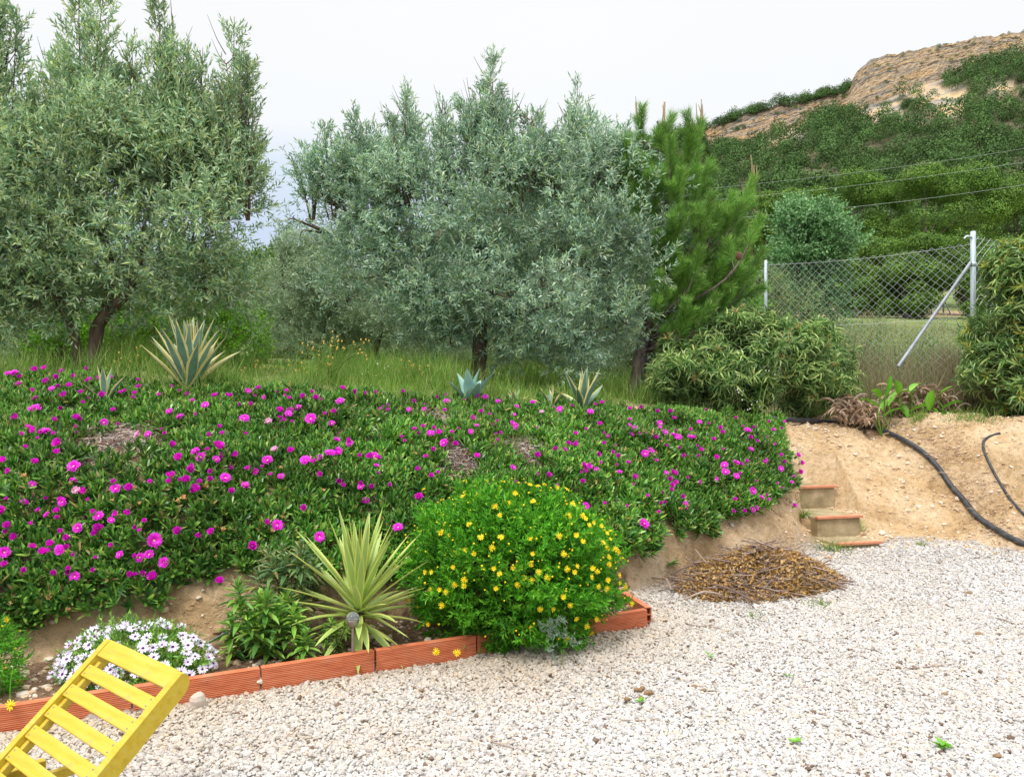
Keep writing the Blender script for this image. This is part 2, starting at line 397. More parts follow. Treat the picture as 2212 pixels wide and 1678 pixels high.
def groundmat():
    m, nt, b = newmat('ground')
    g = coords(nt); P = g.outputs['Position']
    def att(n):
        a = nt.nodes.new('ShaderNodeAttribute'); a.attribute_name = n; return a.outputs['Fac']
    n1 = noise(nt, 2.2, 8, .62, P); n2 = noise(nt, 17, 8, .68, P); n4 = noise(nt, .25, 5, .6, P)
    tan = ramp(nt, [(.32, .19, .09), (.54, .37, .20), (.64, .47, .29), (.72, .58, .40)], [.22, .42, .58, .78]); nt.links.new(n1.outputs[0], tan.inputs[0])
    sp = ramp(nt, [(.55, .5, .42), (1, 1, 1), (1.25, 1.22, 1.2)], [.25, .5, .8]); nt.links.new(n2.outputs[0], sp.inputs[0])
    c_tan = mixc(nt, 1.0, tan.outputs[0], sp.outputs[0], 'MULTIPLY')
    bed = ramp(nt, [(.10, .06, .035), (.24, .15, .09), (.38, .28, .19)], [.3, .5, .75]); nt.links.new(n2.outputs[0], bed.inputs[0])
    ter = ramp(nt, [(.08, .13, .03), (.13, .19, .05), (.24, .24, .10), (.17, .24, .07)], [.25, .45, .6, .8]); nt.links.new(n4.outputs[0], ter.inputs[0])
    grv = ramp(nt, [(.38, .34, .29), (.46, .42, .37), (.52, .48, .43)], [.3, .5, .7]); nt.links.new(n2.outputs[0], grv.inputs[0])
    c = mixc(nt, att('bed'), c_tan, bed.outputs[0])
    c = mixc(nt, att('terrace'), c, ter.outputs[0])
    c = mixc(nt, att('gravel'), c, grv.outputs[0])
    c = mixc(nt, att('road'), c, (.50, .34, .21))
    nt.links.new(c, b.inputs['Base Color']); b.inputs['Roughness'].default_value = .95; b.inputs['Specular IOR Level'].default_value = .15
    n3 = noise(nt, 30, 8, .7, P)
    ad = nt.nodes.new('ShaderNodeMath'); ad.operation = 'ADD'; nt.links.new(n3.outputs[0], ad.inputs[0])
    v = nt.nodes.new('ShaderNodeTexVoronoi'); v.feature = 'DISTANCE_TO_EDGE'; v.inputs['Scale'].default_value = 9; nt.links.new(n1.outputs['Color'], v.inputs['Vector'])
    nt.links.new(P, v.inputs['Vector'])
    vr = maprange(nt, v.outputs['Distance'], 0, .05, 0, .07); nt.links.new(vr, ad.inputs[1])
    bp = nt.nodes.new('ShaderNodeBump'); bp.inputs['Strength'].default_value = .9; bp.inputs['Distance'].default_value = .045
    nt.links.new(ad.outputs[0], bp.inputs['Height']); nt.links.new(bp.outputs[0], b.inputs['Normal'])
    return m
M['ground'] = groundmat()
def hillmat():
    m, nt, b = newmat('hillside')
    g = coords(nt); P = g.outputs['Position']
    mp = nt.nodes.new('ShaderNodeMapping'); mp.inputs['Scale'].default_value = (.30, .30, 4.2); mp.inputs['Rotation'].default_value = (0, math.radians(9), 0)
    nt.links.new(P, mp.inputs[0])
    n1 = noise(nt, .11, 8, .66, mp.outputs[0])
    st_ = nt.nodes.new('ShaderNodeAttribute'); st_.attribute_name = 'strata'
    sp_ = nt.nodes.new('ShaderNodeSeparateXYZ'); nt.links.new(P, sp_.inputs[0])
    cb = nt.nodes.new('ShaderNodeCombineXYZ'); m1 = nt.nodes.new('ShaderNodeMath'); m1.operation = 'MULTIPLY'; m1.inputs[1].default_value = 26; nt.links.new(st_.outputs['Fac'], m1.inputs[0]); nt.links.new(m1.outputs[0], cb.inputs[0])
    m2 = nt.nodes.new('ShaderNodeMath'); m2.operation = 'MULTIPLY'; m2.inputs[1].default_value = .05; nt.links.new(sp_.outputs[0], m2.inputs[0]); nt.links.new(m2.outputs[0], cb.inputs[1])
    n1 = noise(nt, .8, 6, .62, cb.outputs[0])
    rock = ramp(nt, [(.12, .11, .10), (.30, .26, .21), (.50, .38, .24), (.62, .39, .18), (.50, .42, .31)], [.36, .43, .50, .60, .70]); nt.links.new(n1.outputs[0], rock.inputs[0])
    n5 = noise(nt, .10, 8, .7, P)
    gr = ramp(nt, [(.14, .135, .125), (.31, .28, .235), (.42, .35, .265)], [.32, .52, .7]); nt.links.new(n5.outputs[0], gr.inputs[0])
    rk = mixc(nt, maprange(nt, n5.outputs[0], .46, .62, .0, .75), rock.outputs[0], gr.outputs[0])
    veg = ramp(nt, [(.03, .04, .02), (.065, .07, .035), (.17, .145, .09), (.08, .09, .035)], [.3, .45, .6, .75]); nt.links.new(n5.outputs[0], veg.inputs[0])
    at = nt.nodes.new('ShaderNodeAttribute'); at.attribute_name = 'rock'
    c = mixc(nt, at.outputs['Fac'], veg.outputs[0], rk); nt.links.new(c, b.inputs['Base Color'])
    b.inputs['Roughness'].default_value = .95; b.inputs['Specular IOR Level'].default_value = .1
    ad = nt.nodes.new('ShaderNodeMath'); ad.operation = 'ADD'; nt.links.new(n1.outputs[0], ad.inputs[0]); nt.links.new(n5.outputs[0], ad.inputs[1])
    bp = nt.nodes.new('ShaderNodeBump'); bp.inputs['Strength'].default_value = 1; bp.inputs['Distance'].default_value = 2.5
    nt.links.new(ad.outputs[0], bp.inputs['Height']); nt.links.new(bp.outputs[0], b.inputs['Normal'])
    return m
M['hill'] = hillmat()

# ---------------------------------------------------------------- terrain
BASE = np.array([(-40, -6), (-9, 2.2), (-4.2, 3.75), (-2.7, 4.42), (-1.84, 4.72), (-.6, 5.35), (.84, 6.2), (1.9, 7.0), (2.7, 7.6), (3.15, 7.95), (3.75, 8.15), (4.4, 8.35), (4.85, 7.75), (5.4, 7.2), (7, 6.4), (12, 5.0), (40, 0)])
def base_dist(x, y):
    best = np.full(np.shape(x), 1e9); sgn = np.ones(np.shape(x))
    for (ax, ay), (bx, by) in zip(BASE[:-1], BASE[1:]):
        dx, dy = bx - ax, by - ay; L2 = dx * dx + dy * dy
        t = np.clip(((x - ax) * dx + (y - ay) * dy) / L2, 0, 1)
        ex, ey = x - ax - t * dx, y - ay - t * dy
        d = np.hypot(ex, ey); s = np.sign(dx * (y - ay) - dy * (x - ax))
        k = d < best - 1e-9
        best = np.where(k, d, best); sgn = np.where(k, s, sgn)
    return best * sgn
def edging_y(x): return 4.82 + .492 * x
def in_bed(x, y, d):
    return (d < 0.02) & (y > edging_y(x) + .02) & (x < .90)
def height(x, y, fine=True):
    x = np.asarray(x, float); y = np.asarray(y, float)
    wob = .10 * fbm(x * .9, y * .9, 5, 3)
    d = base_dist(x, y) + wob * sstep(-.4, .2, x * 0 + 1)
    k = np.interp(x, [-3, 0, 3], [1, 1.2, 1.6]); s = np.interp(x, [-3, 0, 3], [.99, .88, .70])
    P1 = s * np.interp(d * k, [0, .10, .3, .6, .95, 1.9, 3.1, 6, 12, 60], [.03, .38, .58, .85, 1.07, 1.44, 1.70, 1.84, 1.95, 2.4])
    k2 = np.interp(x, [4.6, 5.2], [1, 1.55])
    P2 = np.interp(d * k2, [0, .35, .9, 1.4, 1.9, 2.6, 6, 20], [.0, .10, .55, .97, 1.17, 1.23, 1.27, 1.5])
    w = sstep(2.75, 3.2, x - .12 * (y - 8))
    z = P1 * (1 - w) + P2 * w
    z = np.where(d < 0, 0, z)
    # rise beyond the fence on the right, toward the far track and the hill
    rs = sstep(1.0, 7.0, x) * np.interp(y, [11, 15, 30, 60, 90, 110, 150, 400, 900], [0, .1, 1.5, 4.9, 8.6, 12, 20, 20, 20])
    z = z + rs + (1 - sstep(-2, 3, x)) * np.interp(y, [15, 30, 60, 150, 900], [0, .9, 3.6, 10, 14])
    z = z + np.where(d > 0, sstep(0, .12, d) * (.10 * fbm(x * 1.3, y * 1.3, 9, 3) + (.07 * fbm(x * 6, y * 6, 11, 5) if fine else 0)), .022 * fbm(x * 1.7, y * 1.7, 3, 4))
    # hollows and gullies in the bare slope on the right
    z = z - .07 * np.abs(fbm(x * 2.6 + y * .6, y * .9, 15, 3)) * sstep(.1, .5, d) * (1 - sstep(1.6, 2.4, d)) * sstep(2.8, 3.3, x)
    if fine: z = z + .026 * fbm(x * 17, y * 17, 13, 3) * sstep(.0, .1, d) * (1 - sstep(3, 4, d))
    z = z - .16 * np.exp(-((x - 4.95 - .25 * (9 - y)) / .28) ** 2) * sstep(0.1, .8, d) * (1 - sstep(2.0, 3.0, d)) * sstep(4, 4.4, x)
    z = z + np.where(in_bed(x, y, d), .05 + .02 * fbm(x * 5, y * 5, 21, 3), 0)
    # cut for the steps
    m = (x > .364 * y) & (x < 3.9) & (y > 7.9) & (y < 9.45)
    zs = np.where(y < 8.38, .015, np.where(y < 9.10, .215, .44))
    z = np.where(m, np.minimum(z, zs), z)
    return z
def hz(x, y): return float(height(np.array([x]), np.array([y]))[0])
def hit(u, v, lift=0.0):
    t = np.concatenate([np.arange(2.5, 14, .01), np.arange(14, 120, .1)])
    x = (u - 1106) / F * t; z = EYE - (v - 839) / F * t
    below = np.nonzero(z < height(x, t) + lift)[0]
    i = below[0] if len(below) else 500
    return np.array([x[i], t[i], z[i]])
def grow(a, b, step, f, far):
    c = list(np.arange(a, b, step)); s = step
    while c[-1] < far: s *= f; c.append(c[-1] + s)
    return c
xs = grow(-4.6, 6.6, .035, 1.12, 900)
neg = grow(4.6, 4.65, .035, 1.12, 900)
xs = np.array([-c for c in neg[::-1][:-1]] + xs); xs = np.unique(np.round(xs, 4))
ys = np.array(grow(2.4, 10.6, .035, 1.06, 900)); ys = np.concatenate([[-400, -100, -20, -4, 0, 1.2, 2], ys])
X, Y = np.meshgrid(xs, ys); Z = height(X, Y)
D0 = base_dist(X, Y)
nx, ny = len(xs), len(ys)
gV = np.stack([X, Y, Z], -1).reshape(-1, 3)
ii, jj = np.meshgrid(np.arange(nx - 1), np.arange(ny - 1)); q0 = (jj * nx + ii).ravel()
ground = build('ground', [(gV, np.stack([q0, q0 + 1, q0 + nx + 1, q0 + nx], 1), 0)], M['ground'], smooth=True)
tag(ground, kind='structure')
def addattr(o, name, vals):
    a = o.data.attributes.new(name, 'FLOAT', 'POINT'); a.data.foreach_set('value', np.asarray(vals, np.float32).ravel())
bedm = in_bed(X, Y, D0)
nzz = fbm(X * 1.5, Y * 1.5, 31, 3)
grav = sstep(.05, -.12, D0 + .25 * nzz * sstep(3, 4, X)) if False else 1 - sstep(-.14, .04, D0 + .3 * nzz * sstep(2, 4, X))
grav = np.where(bedm, 0, grav)
terr = sstep(2.0, 3.0, D0 + nzz) * (1 - sstep(2.9, 3.5, X) * (1 - sstep(2.3, 2.9, D0 + nzz * .5)))
road = sstep(80, 84, Y) * (1 - sstep(94, 98, Y)) * sstep(20, 30, X)
addattr(ground, 'gravel', grav); addattr(ground, 'bed', bedm * 1.0); addattr(ground, 'terrace', terr); addattr(ground, 'road', road)

# ---------------------------------------------------------------- far hill with its cliff and its pine wood
sky_u = [-600, 300, 700, 900, 1100, 1168, 1300, 1420, 1530, 1600, 1650, 1700, 1780, 1822, 1832, 1850, 1875, 1930, 1980, 2050, 2110, 2212, 2400, 2800, 3400]
sky_v = [760, 730, 640, 520, 395, 352, 340, 312, 278, 250, 235, 226, 210, 202, 188, 158, 134, 117, 107, 96, 82, 70, 55, 120, 400]
cl_u = [1300, 1500, 1530, 1620, 1740, 1810, 1845, 1900, 1985, 2097, 2181, 2400]
cl_v = [345, 300, 330, 312, 262, 238, 236, 222, 188, 152, 128, 105]
us = np.concatenate([np.arange(-600, 1100, 40), np.arange(1100, 2420, 3.5), np.arange(2420, 3400, 40)])
YB, YR = 130.0, 455.0
rows = []
tt = np.concatenate([np.linspace(0, 1, 70), 1 + np.arange(1, 65) / 64, [2.3, 3, 4]])
for t in tt:
    v_top = np.interp(us, sky_u, sky_v); v_cl = np.maximum(np.interp(us, cl_u, cl_v, left=9999, right=105), v_top + 8)
    v_cl = np.where(v_cl > 3000, v_top + 8, v_cl)
    zc = EYE + (839 - v_cl) / F * YR
    zt = EYE + (839 - v_top) / F * (YR + 14)
    if t <= 1:
        y = np.full(len(us), YB + (YR - YB) * t)
        zz = 14 + (zc - 14) * (t ** 1.15)
        x = (us - 1106) / F * y
        zz = zz + (14 * fbm(x * .018, y * .018, 41, 4) + 4 * fbm(x * .07, y * .07, 47, 3)) * math.sin(math.pi * min(t, .999)) ** .6 * np.clip(zc / 60, .1, 1)
    elif t <= 2:
        s = t - 1
        zz = zc + (zt - zc) * s
        sw = s * 8 + .55 * fbm(us * .02, us * 0, 3, 4)
        y = YR + 14 * (.45 * s + .55 * np.floor(sw) / 8) + 2.2 * fbm(us * .05, us * 0 + s * 2, 51, 4) * math.sin(math.pi * s) + .9 * fbm(us * .16, us * 0 + s * 18, 57, 3) + 1.4 * np.abs(fbm(us * .30, us * 0 + s * 1.5, 59, 3))
        zz = zz + 1.5 * fbm(us * .06, us * 0 + 7, 61, 4) * s
        x = (us - 1106) / F * y
    else:
        y = np.full(len(us), YR + 14 + 60 * (t - 2)); zz = zt - 30 * (t - 2); x = (us - 1106) / F * y
    rows.append(np.stack([x, y, zz], 1))
R = np.array(rows); nr, nc = R.shape[:2]
ii, jj = np.meshgrid(np.arange(nc - 1), np.arange(nr - 1)); q0 = (jj * nc + ii).ravel()
hill = build('hill', [(R.reshape(-1, 3), np.stack([q0, q0 + 1, q0 + nc + 1, q0 + nc], 1), 0)], M['hill'])
tag(hill, kind='structure')
Ug = np.broadcast_to(us, (nr, nc)); Vg = 839 - (R[..., 2] - EYE) / R[..., 1] * F
def blob(u0, v0, ru, rv, amp=1): return amp * np.exp(-(((Ug - u0) / ru) ** 2 + ((Vg - v0) / rv) ** 2))
rock = np.where((tt[:, None] >= .985) & (Ug > 1490), 1.0, 0.0)
rock = rock + blob(2055, 232, 40, 28, 1.4) + blob(1660, 285, 85, 32, 1.3) + blob(2150, 190, 60, 18, .8) + blob(1590, 300, 40, 25, 1.1) + blob(1900, 240, 70, 40, 1.0) + blob(2000, 200, 60, 22, .9) + blob(1990, 265, 20, 10, .8)
rock = np.clip(rock + .5 * fbm(Ug * .05, Vg * .08, 71, 4), 0, 1)
rock = sstep(.35, .75, rock)
addattr(hill, 'rock', rock)
addattr(hill, 'strata', np.clip(tt[:, None] - 1, -1, 1) + np.zeros_like(Ug) + .012 * fbm(Ug * .03, Vg * .03, 73, 3))
r = rng(77)
pos, siz = [], []
flat_v = R.reshape(nr, nc, 3)
def hill_pt(tf, cf):
    i = np.clip(tf.astype(int), 0, nr - 2); j = np.clip(cf.astype(int), 0, nc - 2)
    a, b_ = (tf - i)[:, None], (cf - j)[:, None]
    p = (R[i, j] * (1 - a) + R[i + 1, j] * a) * (1 - b_) + (R[i, j + 1] * (1 - a) + R[i + 1, j + 1] * a) * b_
    return p, rock[i, j]
c0, c1 = np.searchsorted(us, 1000), np.searchsorted(us, 2440)
n = 5000
P_, rk_ = hill_pt(r.uniform(4, 69, n) ** 1.0, r.uniform(c0, c1, n))
keep = r.random(n) > rk_ * .95
keep &= r.random(n) < np.clip(P_[:, 1] / 430, .2, 1)
P_ = P_[keep]
# trees along the ridge and a few bushes on the cliff
ur = np.concatenate([r.uniform(1140, 1830, 190), r.uniform(1880, 2400, 34)]); cf = np.interp(ur, us, np.arange(nc))
Pr, _ = hill_pt(np.where(ur < 1830, r.uniform(128, 133.5, len(ur)), 133.2), cf)
Pc, _ = hill_pt(r.uniform(72, 132, 150), r.uniform(np.searchsorted(us, 1500), c1, 150))
tp = np.concatenate([P_, Pr, Pc]); ts = np.concatenate([r.gamma(5, 2.9 / 5, len(P_)).clip(1.0, 5.5), np.where(ur < 1830, r.uniform(2.3, 4.6, len(Pr)), r.uniform(.8, 2.0, len(Pr))), r.uniform(.8, 1.7, len(Pc))])
nf = 300
n = len(tp)
dd = nrm(r.normal(size=(n, nf, 3))); dd[..., 2] = np.abs(dd[..., 2]) * 1.1 - .25
tall = r.uniform(.85, 1.7, n)
off = dd * r.uniform(.55, 1.08, (n, nf, 1)) * ts[:, None, None] * np.stack([np.ones(n), np.ones(n), tall], 1)[:, None]
cp = tp[:, None] + off + np.array([0, 0, 1.0]) * (ts * np.where(np.arange(n) < len(P_), .8, .35))[:, None, None]
fr = frames(r.normal(size=(n * nf, 3)), dd.reshape(-1, 3), r=r)
sz = np.repeat(ts, nf) * r.uniform(.12, .20, n * nf)
g = inst(DIAMOND, cp.reshape(-1, 3), fr, np.stack([sz * .8, sz, sz], 1))
# one island per face: random colours inside each crown
hf = build('hillside_forest', [g], M['hillpine'], origin=(150, 300, 90)); hf.data.materials[0] = M['hillpine']
tag(hf, 'dark green pine wood covering the distant hillside below the cliff', 'forest', kind='stuff')

# ---------------------------------------------------------------- trees
def leaves_on_twigs(A, Dr, L, r, nl=12, ll=.055, lw=.011, splay=.85, P=DIAMOND, droop=0, jit=.25, face=None):
    """leaves in loose pairs along twigs starting at A, direction Dr, length L"""
    n = len(A); Dr = nrm(Dr)
    side = nrm(np.cross(Dr, r.normal(size=(n, 3)))); bi = np.cross(Dr, side)
    t = (np.arange(nl) + .5) / nl
    ph = (np.arange(nl) % 2) * math.pi + (np.arange(nl) // 2) * 1.5
    ph = ph[None] + r.normal(size=(n, nl)) * .4
    pos = A[:, None] + Dr[:, None] * (t[None, :, None] * L[:, None, None])
    sd = side[:, None] * np.cos(ph)[..., None] + bi[:, None] * np.sin(ph)[..., None]
    sp = splay * (1.15 - .6 * t)[None, :, None]
    ld = Dr[:, None] + sd * sp + r.normal(size=(n, nl, 3)) * jit
    ld[..., 2] -= droop
    ld = nrm(ld).reshape(-1, 3)
    hint = (Dr[:, None] * 1.0 + r.normal(size=(n, nl, 3)) * .5).reshape(-1, 3)
    if face is not None: hint = (face[:, None] * 1.1 + np.array([0, 0, .6]) + r.normal(size=(n, nl, 3)) * .55).reshape(-1, 3)
    fr = frames(ld, hint)
    s = (ll * r.uniform(.6, 1.15, n * nl)); w = lw * r.uniform(.8, 1.2, n * nl)
    return inst(P, pos.reshape(-1, 3), fr, np.stack([w, s, s], 1))
def bend(A, Dr, L, r, w=.0022):
    return ribbons(A, A + nrm(Dr) * L[:, None], np.full(len(A), w), r)
def shell(lobes, n, r, inner=.5):
    """points through the outer part of a union of ellipsoids, with outward directions"""
    vol = np.array([(l[3] * l[4] * l[5]) ** .75 for l in lobes]); pick = r.choice(len(lobes), n, p=vol / vol.sum())
    C = np.array([l[:3] for l in lobes])[pick]; Rr = np.array([l[3:6] for l in lobes])[pick]
    d = nrm(r.normal(size=(n, 3)))
    rad = 1 - (r.random(n) ** 1.4) * inner
    lump = 1 + .16 * np.sin(d[:, 0] * 7 + pick * 2.1) * np.cos(d[:, 2] * 6 + pick) + r.normal(size=n) * .05
    return C + d * Rr * (rad * lump)[:, None], nrm(d / Rr), pick
def clumps(lobes, n, r, cr=.26, dens=1.0, inner=.55):
    """points gathered in many small puffs on the outer part of the ellipsoids"""
    area = np.array([(l[3] * l[4] + l[4] * l[5] + l[3] * l[5]) for l in lobes])
    K = max(8, int(dens * area.sum() * 4.2 / (cr * cr * 3.1)))
    Cc, co, _ = shell(lobes, K, r, inner)
    R_ = cr * r.uniform(.6, 1.35, K); wgt = R_ ** 2
    k = r.choice(K, n, p=wgt / wgt.sum()); d = nrm(r.normal(size=(n, 3))); rad = r.random(n) ** .45
    P_ = Cc[k] + d * (R_[k] * rad)[:, None] * np.array([1, 1, .85])
    return P_, nrm(d * .8 + co[k] * .7), k
def E(u, v, y, ru, rv, rd=None):
    p = W(u, v, y); k = y / F
    return (*p, ru * k, (rd if rd is not None else ru * k), rv * k)
def olive(root, trunks, lobes, plumes, n_twig, seed, mat, ll=.092, lw=.020, nl=12, bark='bark', cr=.30):
    r = rng(seed); wood = []
    for pts, r0, r1 in trunks:
        c = curve(pts, 16); tg(wood, 0, c, np.linspace(r0, r1, len(c)), 9, lump=.07, s=seed)
    tops = [np.array(t[0][-1]) for t in trunks]
    for l in lobes:
        c = np.array(l[:3]); tp_ = min(tops, key=lambda q: np.linalg.norm(q - c)); mid = (tp_ + c) / 2 + r.normal(size=3) * .12 - np.array([0, 0, .1])
        k = curve([tp_, mid, c], 8); tg(wood, 0, k, np.linspace(trunks[0][2] * .4, .012, len(k)), 6)
        for q in range(5):
            e_ = c + nrm(r.normal(size=3)) * np.array(l[3:6]) * .8; kk = curve([(mid + c) / 2, (c + e_) / 2 + r.normal(size=3) * .05, e_], 6)
            tg(wood, 0, kk, np.linspace(.014, .004, len(kk)), 4)
    A, out, pk = clumps(lobes, n_twig, r, cr)
    low = nrm(out * .9 + np.array([0, 0, .55]) + r.normal(size=A.shape) * .38)
    L = r.uniform(.12, .28, n_twig)
    geos = [(*leaves_on_twigs(A, low, L, r, nl, ll, lw, 1.25, jit=.3, face=out), 0), (*bend(A, low, L, r), 1)]
    for (x, y, zb, zt, rad) in plumes:
        h = zt - zb; m = int(195 * h * (rad / .25) ** 1.3)
        nL = 5; top_i = r.integers(0, nL); li = r.integers(0, nL, m)
        lx = r.normal(size=nL) * rad * .42; ly = r.normal(size=nL) * rad * .5; lh = r.uniform(.52, .88, nL); lx[top_i] *= .2; lh[top_i] = 1.0
        tilt = lx * .35 + r.normal(size=nL) * .05
        t = r.random(m) ** .9
        env = rad * .40 * (.25 + 1.0 * (1 - t) ** .6) * r.uniform(.4, 1.5, m)
        ang = r.uniform(0, 2 * math.pi, m); rr_ = env * r.random(m) ** .5
        Ap = np.stack([x + lx[li] * (.4 + .6 * t) + tilt[li] * t + np.cos(ang) * rr_, y + ly[li] + np.sin(ang) * rr_, zb + t * h * lh[li] - .12], 1)
        dp = np.stack([np.cos(ang) * .45, np.sin(ang) * .45, np.full(m, 1.0)], 1) + r.normal(size=(m, 3)) * .28
        Lp = r.uniform(.12, .30, m) * (1 - .25 * t)
        geos += [(*leaves_on_twigs(Ap, dp, Lp, r, nl - 2, ll * .95, lw, .7, face=np.stack([np.cos(ang), np.sin(ang), ang * 0], 1)), 0), (*bend(Ap, dp, Lp, r), 1)]
        for q in range(nL):
            s_ = curve([(x + lx[q] * .2, y, zb - .3), (x + lx[q] * .7 + tilt[q] * .5, y + ly[q], zb + h * lh[q] * .5), (x + lx[q] + tilt[q], y + ly[q], zb + h * lh[q] - .02)], 8)
            tg(wood, 0, s_, np.linspace(.013, .003, len(s_)), 5)
        for q in range(int(5 * h / .6)):
            tq = r.uniform(0, .8); a = r.uniform(0, 6.28); p0 = np.array([x, y, zb + tq * h]); p1 = p0 + np.array([math.cos(a) * rad * .8, math.sin(a) * rad * .8, .35])
            kk = curve([p0, (p0 + p1) / 2 - np.array([0, 0, .04]), p1], 5); tg(wood, 0, kk, np.linspace(.008, .002, len(kk)), 4)
    build('crown', geos, [mat, M['twig']], root)
    build('trunk', wood, M[bark], root, smooth=True)
def plume(u, vb, vt, y, ru): 
    a, b_ = W(u, vb, y), W(u, vt, y); return (a[0], y, a[2], b_[2], ru * y / F)
# left olive, near
y = 9.0
rt = empty('olive_tree', (*W(185, 780, y)[:2], hz(W(185, 780, y)[0], y)), 'large forked olive tree at the left with tall upright shoots, behind the variegated agave', 'olive tree')
zb = rt.location[2]
def G(u, y): p = W(u, 800, y); p[2] = hz(p[0], y) - .08; return p
olive(rt, [([G(200, y), W(208, 720, y), W(228, 680, y), W(275, 630, y - .1), W(300, 560, y)], .085, .045),
           ([G(172, y), W(160, 720, y), W(140, 680, y), W(115, 620, y), W(90, 560, y)], .055, .035),
           ([W(215, 700, y), W(235, 640, y + .1), W(240, 580, y + .2), W(220, 500, y + .2)], .06, .04)],
      [E(90, 560, y, 170, 120, .9), E(290, 530, y, 190, 130, 1), E(460, 500, y, 95, 150, .7), E(200, 400, y, 200, 120, .9), E(30, 420, y, 120, 160, .8),
       E(430, 380, y, 110, 130, .8), E(470, 630, y, 85, 70, .6), E(20, 680, y, 95, 80, .6), E(120, 640, y - .2, 90, 60, .5), E(380, 640, y + .3, 120, 60, .6), E(-90, 500, y, 120, 220, .9), E(300, 300, y, 200, 90, .7)],
      [plume(12, 420, -60, y, 44), plume(-60, 420, -120, y, 50), plume(205, 400, -60, y, 78), plume(375, 400, 0, y, 72), plume(488, 420, 20, y, 60), plume(110, 380, 85, y, 46), plume(300, 380, 80, y + .3, 52), plume(535, 420, 190, y, 34), plume(70, 380, 150, y + .2, 40), plume(440, 380, 110, y + .2, 45)],
      6600, 101, M['olive'])
# middle olive
y = 11.3
rt = empty('olive_tree', G(1035, y), 'broad silver-green olive tree in the middle, trunk rising behind the blue agave', 'olive tree')
olive(rt, [([G(1035, y), W(1035, 780, y), W(1038, 720, y), W(1045, 660, y)], .125, .08), ([W(1038, 700, y), W(1000, 640, y + .2), W(930, 560, y + .3)], .05, .035), ([W(1040, 700, y), W(1120, 640, y + .2), W(1240, 560, y + .3)], .05, .035)],
      [E(1060, 620, y - .7, 110, 75, .5), E(940, 640, y - .5, 90, 70, .5), E(1180, 660, y - .7, 100, 80, .5), E(960, 720, y - .1, 70, 50, .5), E(1000, 610, y, 150, 110, 1), E(1180, 610, y, 190, 150, 1.1), E(1340, 560, y, 120, 120, .9), E(1290, 430, y, 130, 120, .9), E(1100, 440, y, 150, 120, 1), E(920, 470, y, 160, 140, 1),
       E(770, 440, y, 100, 120, .8), E(840, 590, y, 140, 90, .8), E(1415, 530, y - .2, 70, 60, .5), E(1250, 730, y - .3, 110, 65, .6), E(1160, 720, y - .2, 80, 50, .5), E(1330, 700, y - .2, 70, 60, .5), E(690, 420, y, 60, 80, .5), E(650, 480, y, 38, 55, .4), E(1180, 360, y, 150, 60, .7), E(860, 380, y, 120, 70, .6), E(1000, 380, y, 110, 80, .7), E(1100, 720, y + .2, 100, 50, .6), E(1350, 360, y, 60, 70, .5)],
      [plume(1060, 370, 128, y, 46), plume(1020, 370, 180, y, 40), plume(880, 400, 195, y, 44), plume(840, 420, 240, y, 36), plume(785, 420, 235, y, 44), plume(720, 430, 265, y, 44), plume(955, 380, 205, y, 34), plume(1145, 370, 225, y, 48), plume(1240, 380, 178, y, 44), plume(1340, 380, 268, y, 40), plume(1290, 380, 290, y, 36), plume(1105, 380, 215, y + .2, 36), plume(675, 430, 300, y, 30), plume(1395, 420, 300, y + .1, 26), plume(1190, 380, 290, y, 30)],
      8800, 102, M['olive_silver'])
y = 14.5
rt = empty('olive_tree', G(790, y), 'grey-green olive tree with two thin leaning trunks, behind the tall seeding weeds', 'olive tree')
olive(rt, [([G(800, y), W(775, 800, y), W(742, 770, y), W(748, 720, y), W(750, 640, y)], .09, .05), ([G(810, y), W(800, 800, y), W(815, 740, y), W(830, 660, y)], .08, .05)],
      [E(670, 640, y, 100, 110, 1.1), E(770, 640, y, 130, 120, 1.1), E(880, 660, y, 130, 100, 1.1), E(610, 680, y, 60, 90, .8), E(700, 720, y, 110, 60, .9), E(900, 720, y, 100, 60, .8), E(650, 550, y, 45, 45, .6)],
      [plume(612, 590, 490, y, 22)], 5200, 103, M['olive_grey'], ll=.075, lw=.02, nl=11)
y = 19
rt = empty('olive_tree', G(565, y), 'farther olive tree with a short trunk, seen between the forked olive and the two-trunked olive', 'olive tree')
olive(rt, [([G(565, y), W(568, 780, y), W(560, 720, y), W(565, 660, y)], .13, .07)],
      [E(550, 660, y, 90, 80, 1), E(500, 690, y, 90, 70, 1), E(600, 720, y, 70, 50, 1)], [], 2200, 104, M['olive_grey'], ll=.08, lw=.022, nl=8)
y = 16.5
rt = empty('olive_tree', G(1190, y), 'shaded olive tree whose leaves show low down behind the middle olive', 'olive tree')
olive(rt, [([G(1180, y), W(1185, 770, y), W(1175, 700, y)], .12, .07)],
      [E(1150, 700, y, 160, 90, 1.2), E(1020, 730, y, 130, 70, 1), E(1300, 690, y, 110, 90, 1), E(920, 760, y, 90, 50, .8)], [], 4200, 105, M['olive_grey'], ll=.07, lw=.02, nl=9)
y = 15.5
rt = empty('olive_tree', G(60, y), 'olive tree farther back on the left edge, its grey leaves low behind the forked olive', 'olive tree')
olive(rt, [([G(60, y), W(62, 760, y), W(50, 690, y)], .12, .07)],
      [E(40, 700, y, 130, 90, 1.1), E(-80, 650, y, 150, 120, 1.2), E(170, 620, y, 130, 110, 1.1), E(330, 600, y, 110, 110, 1), E(470, 680, y, 90, 90, 1)], [], 5200, 106, M['olive_grey'], ll=.07, lw=.02, nl=9)

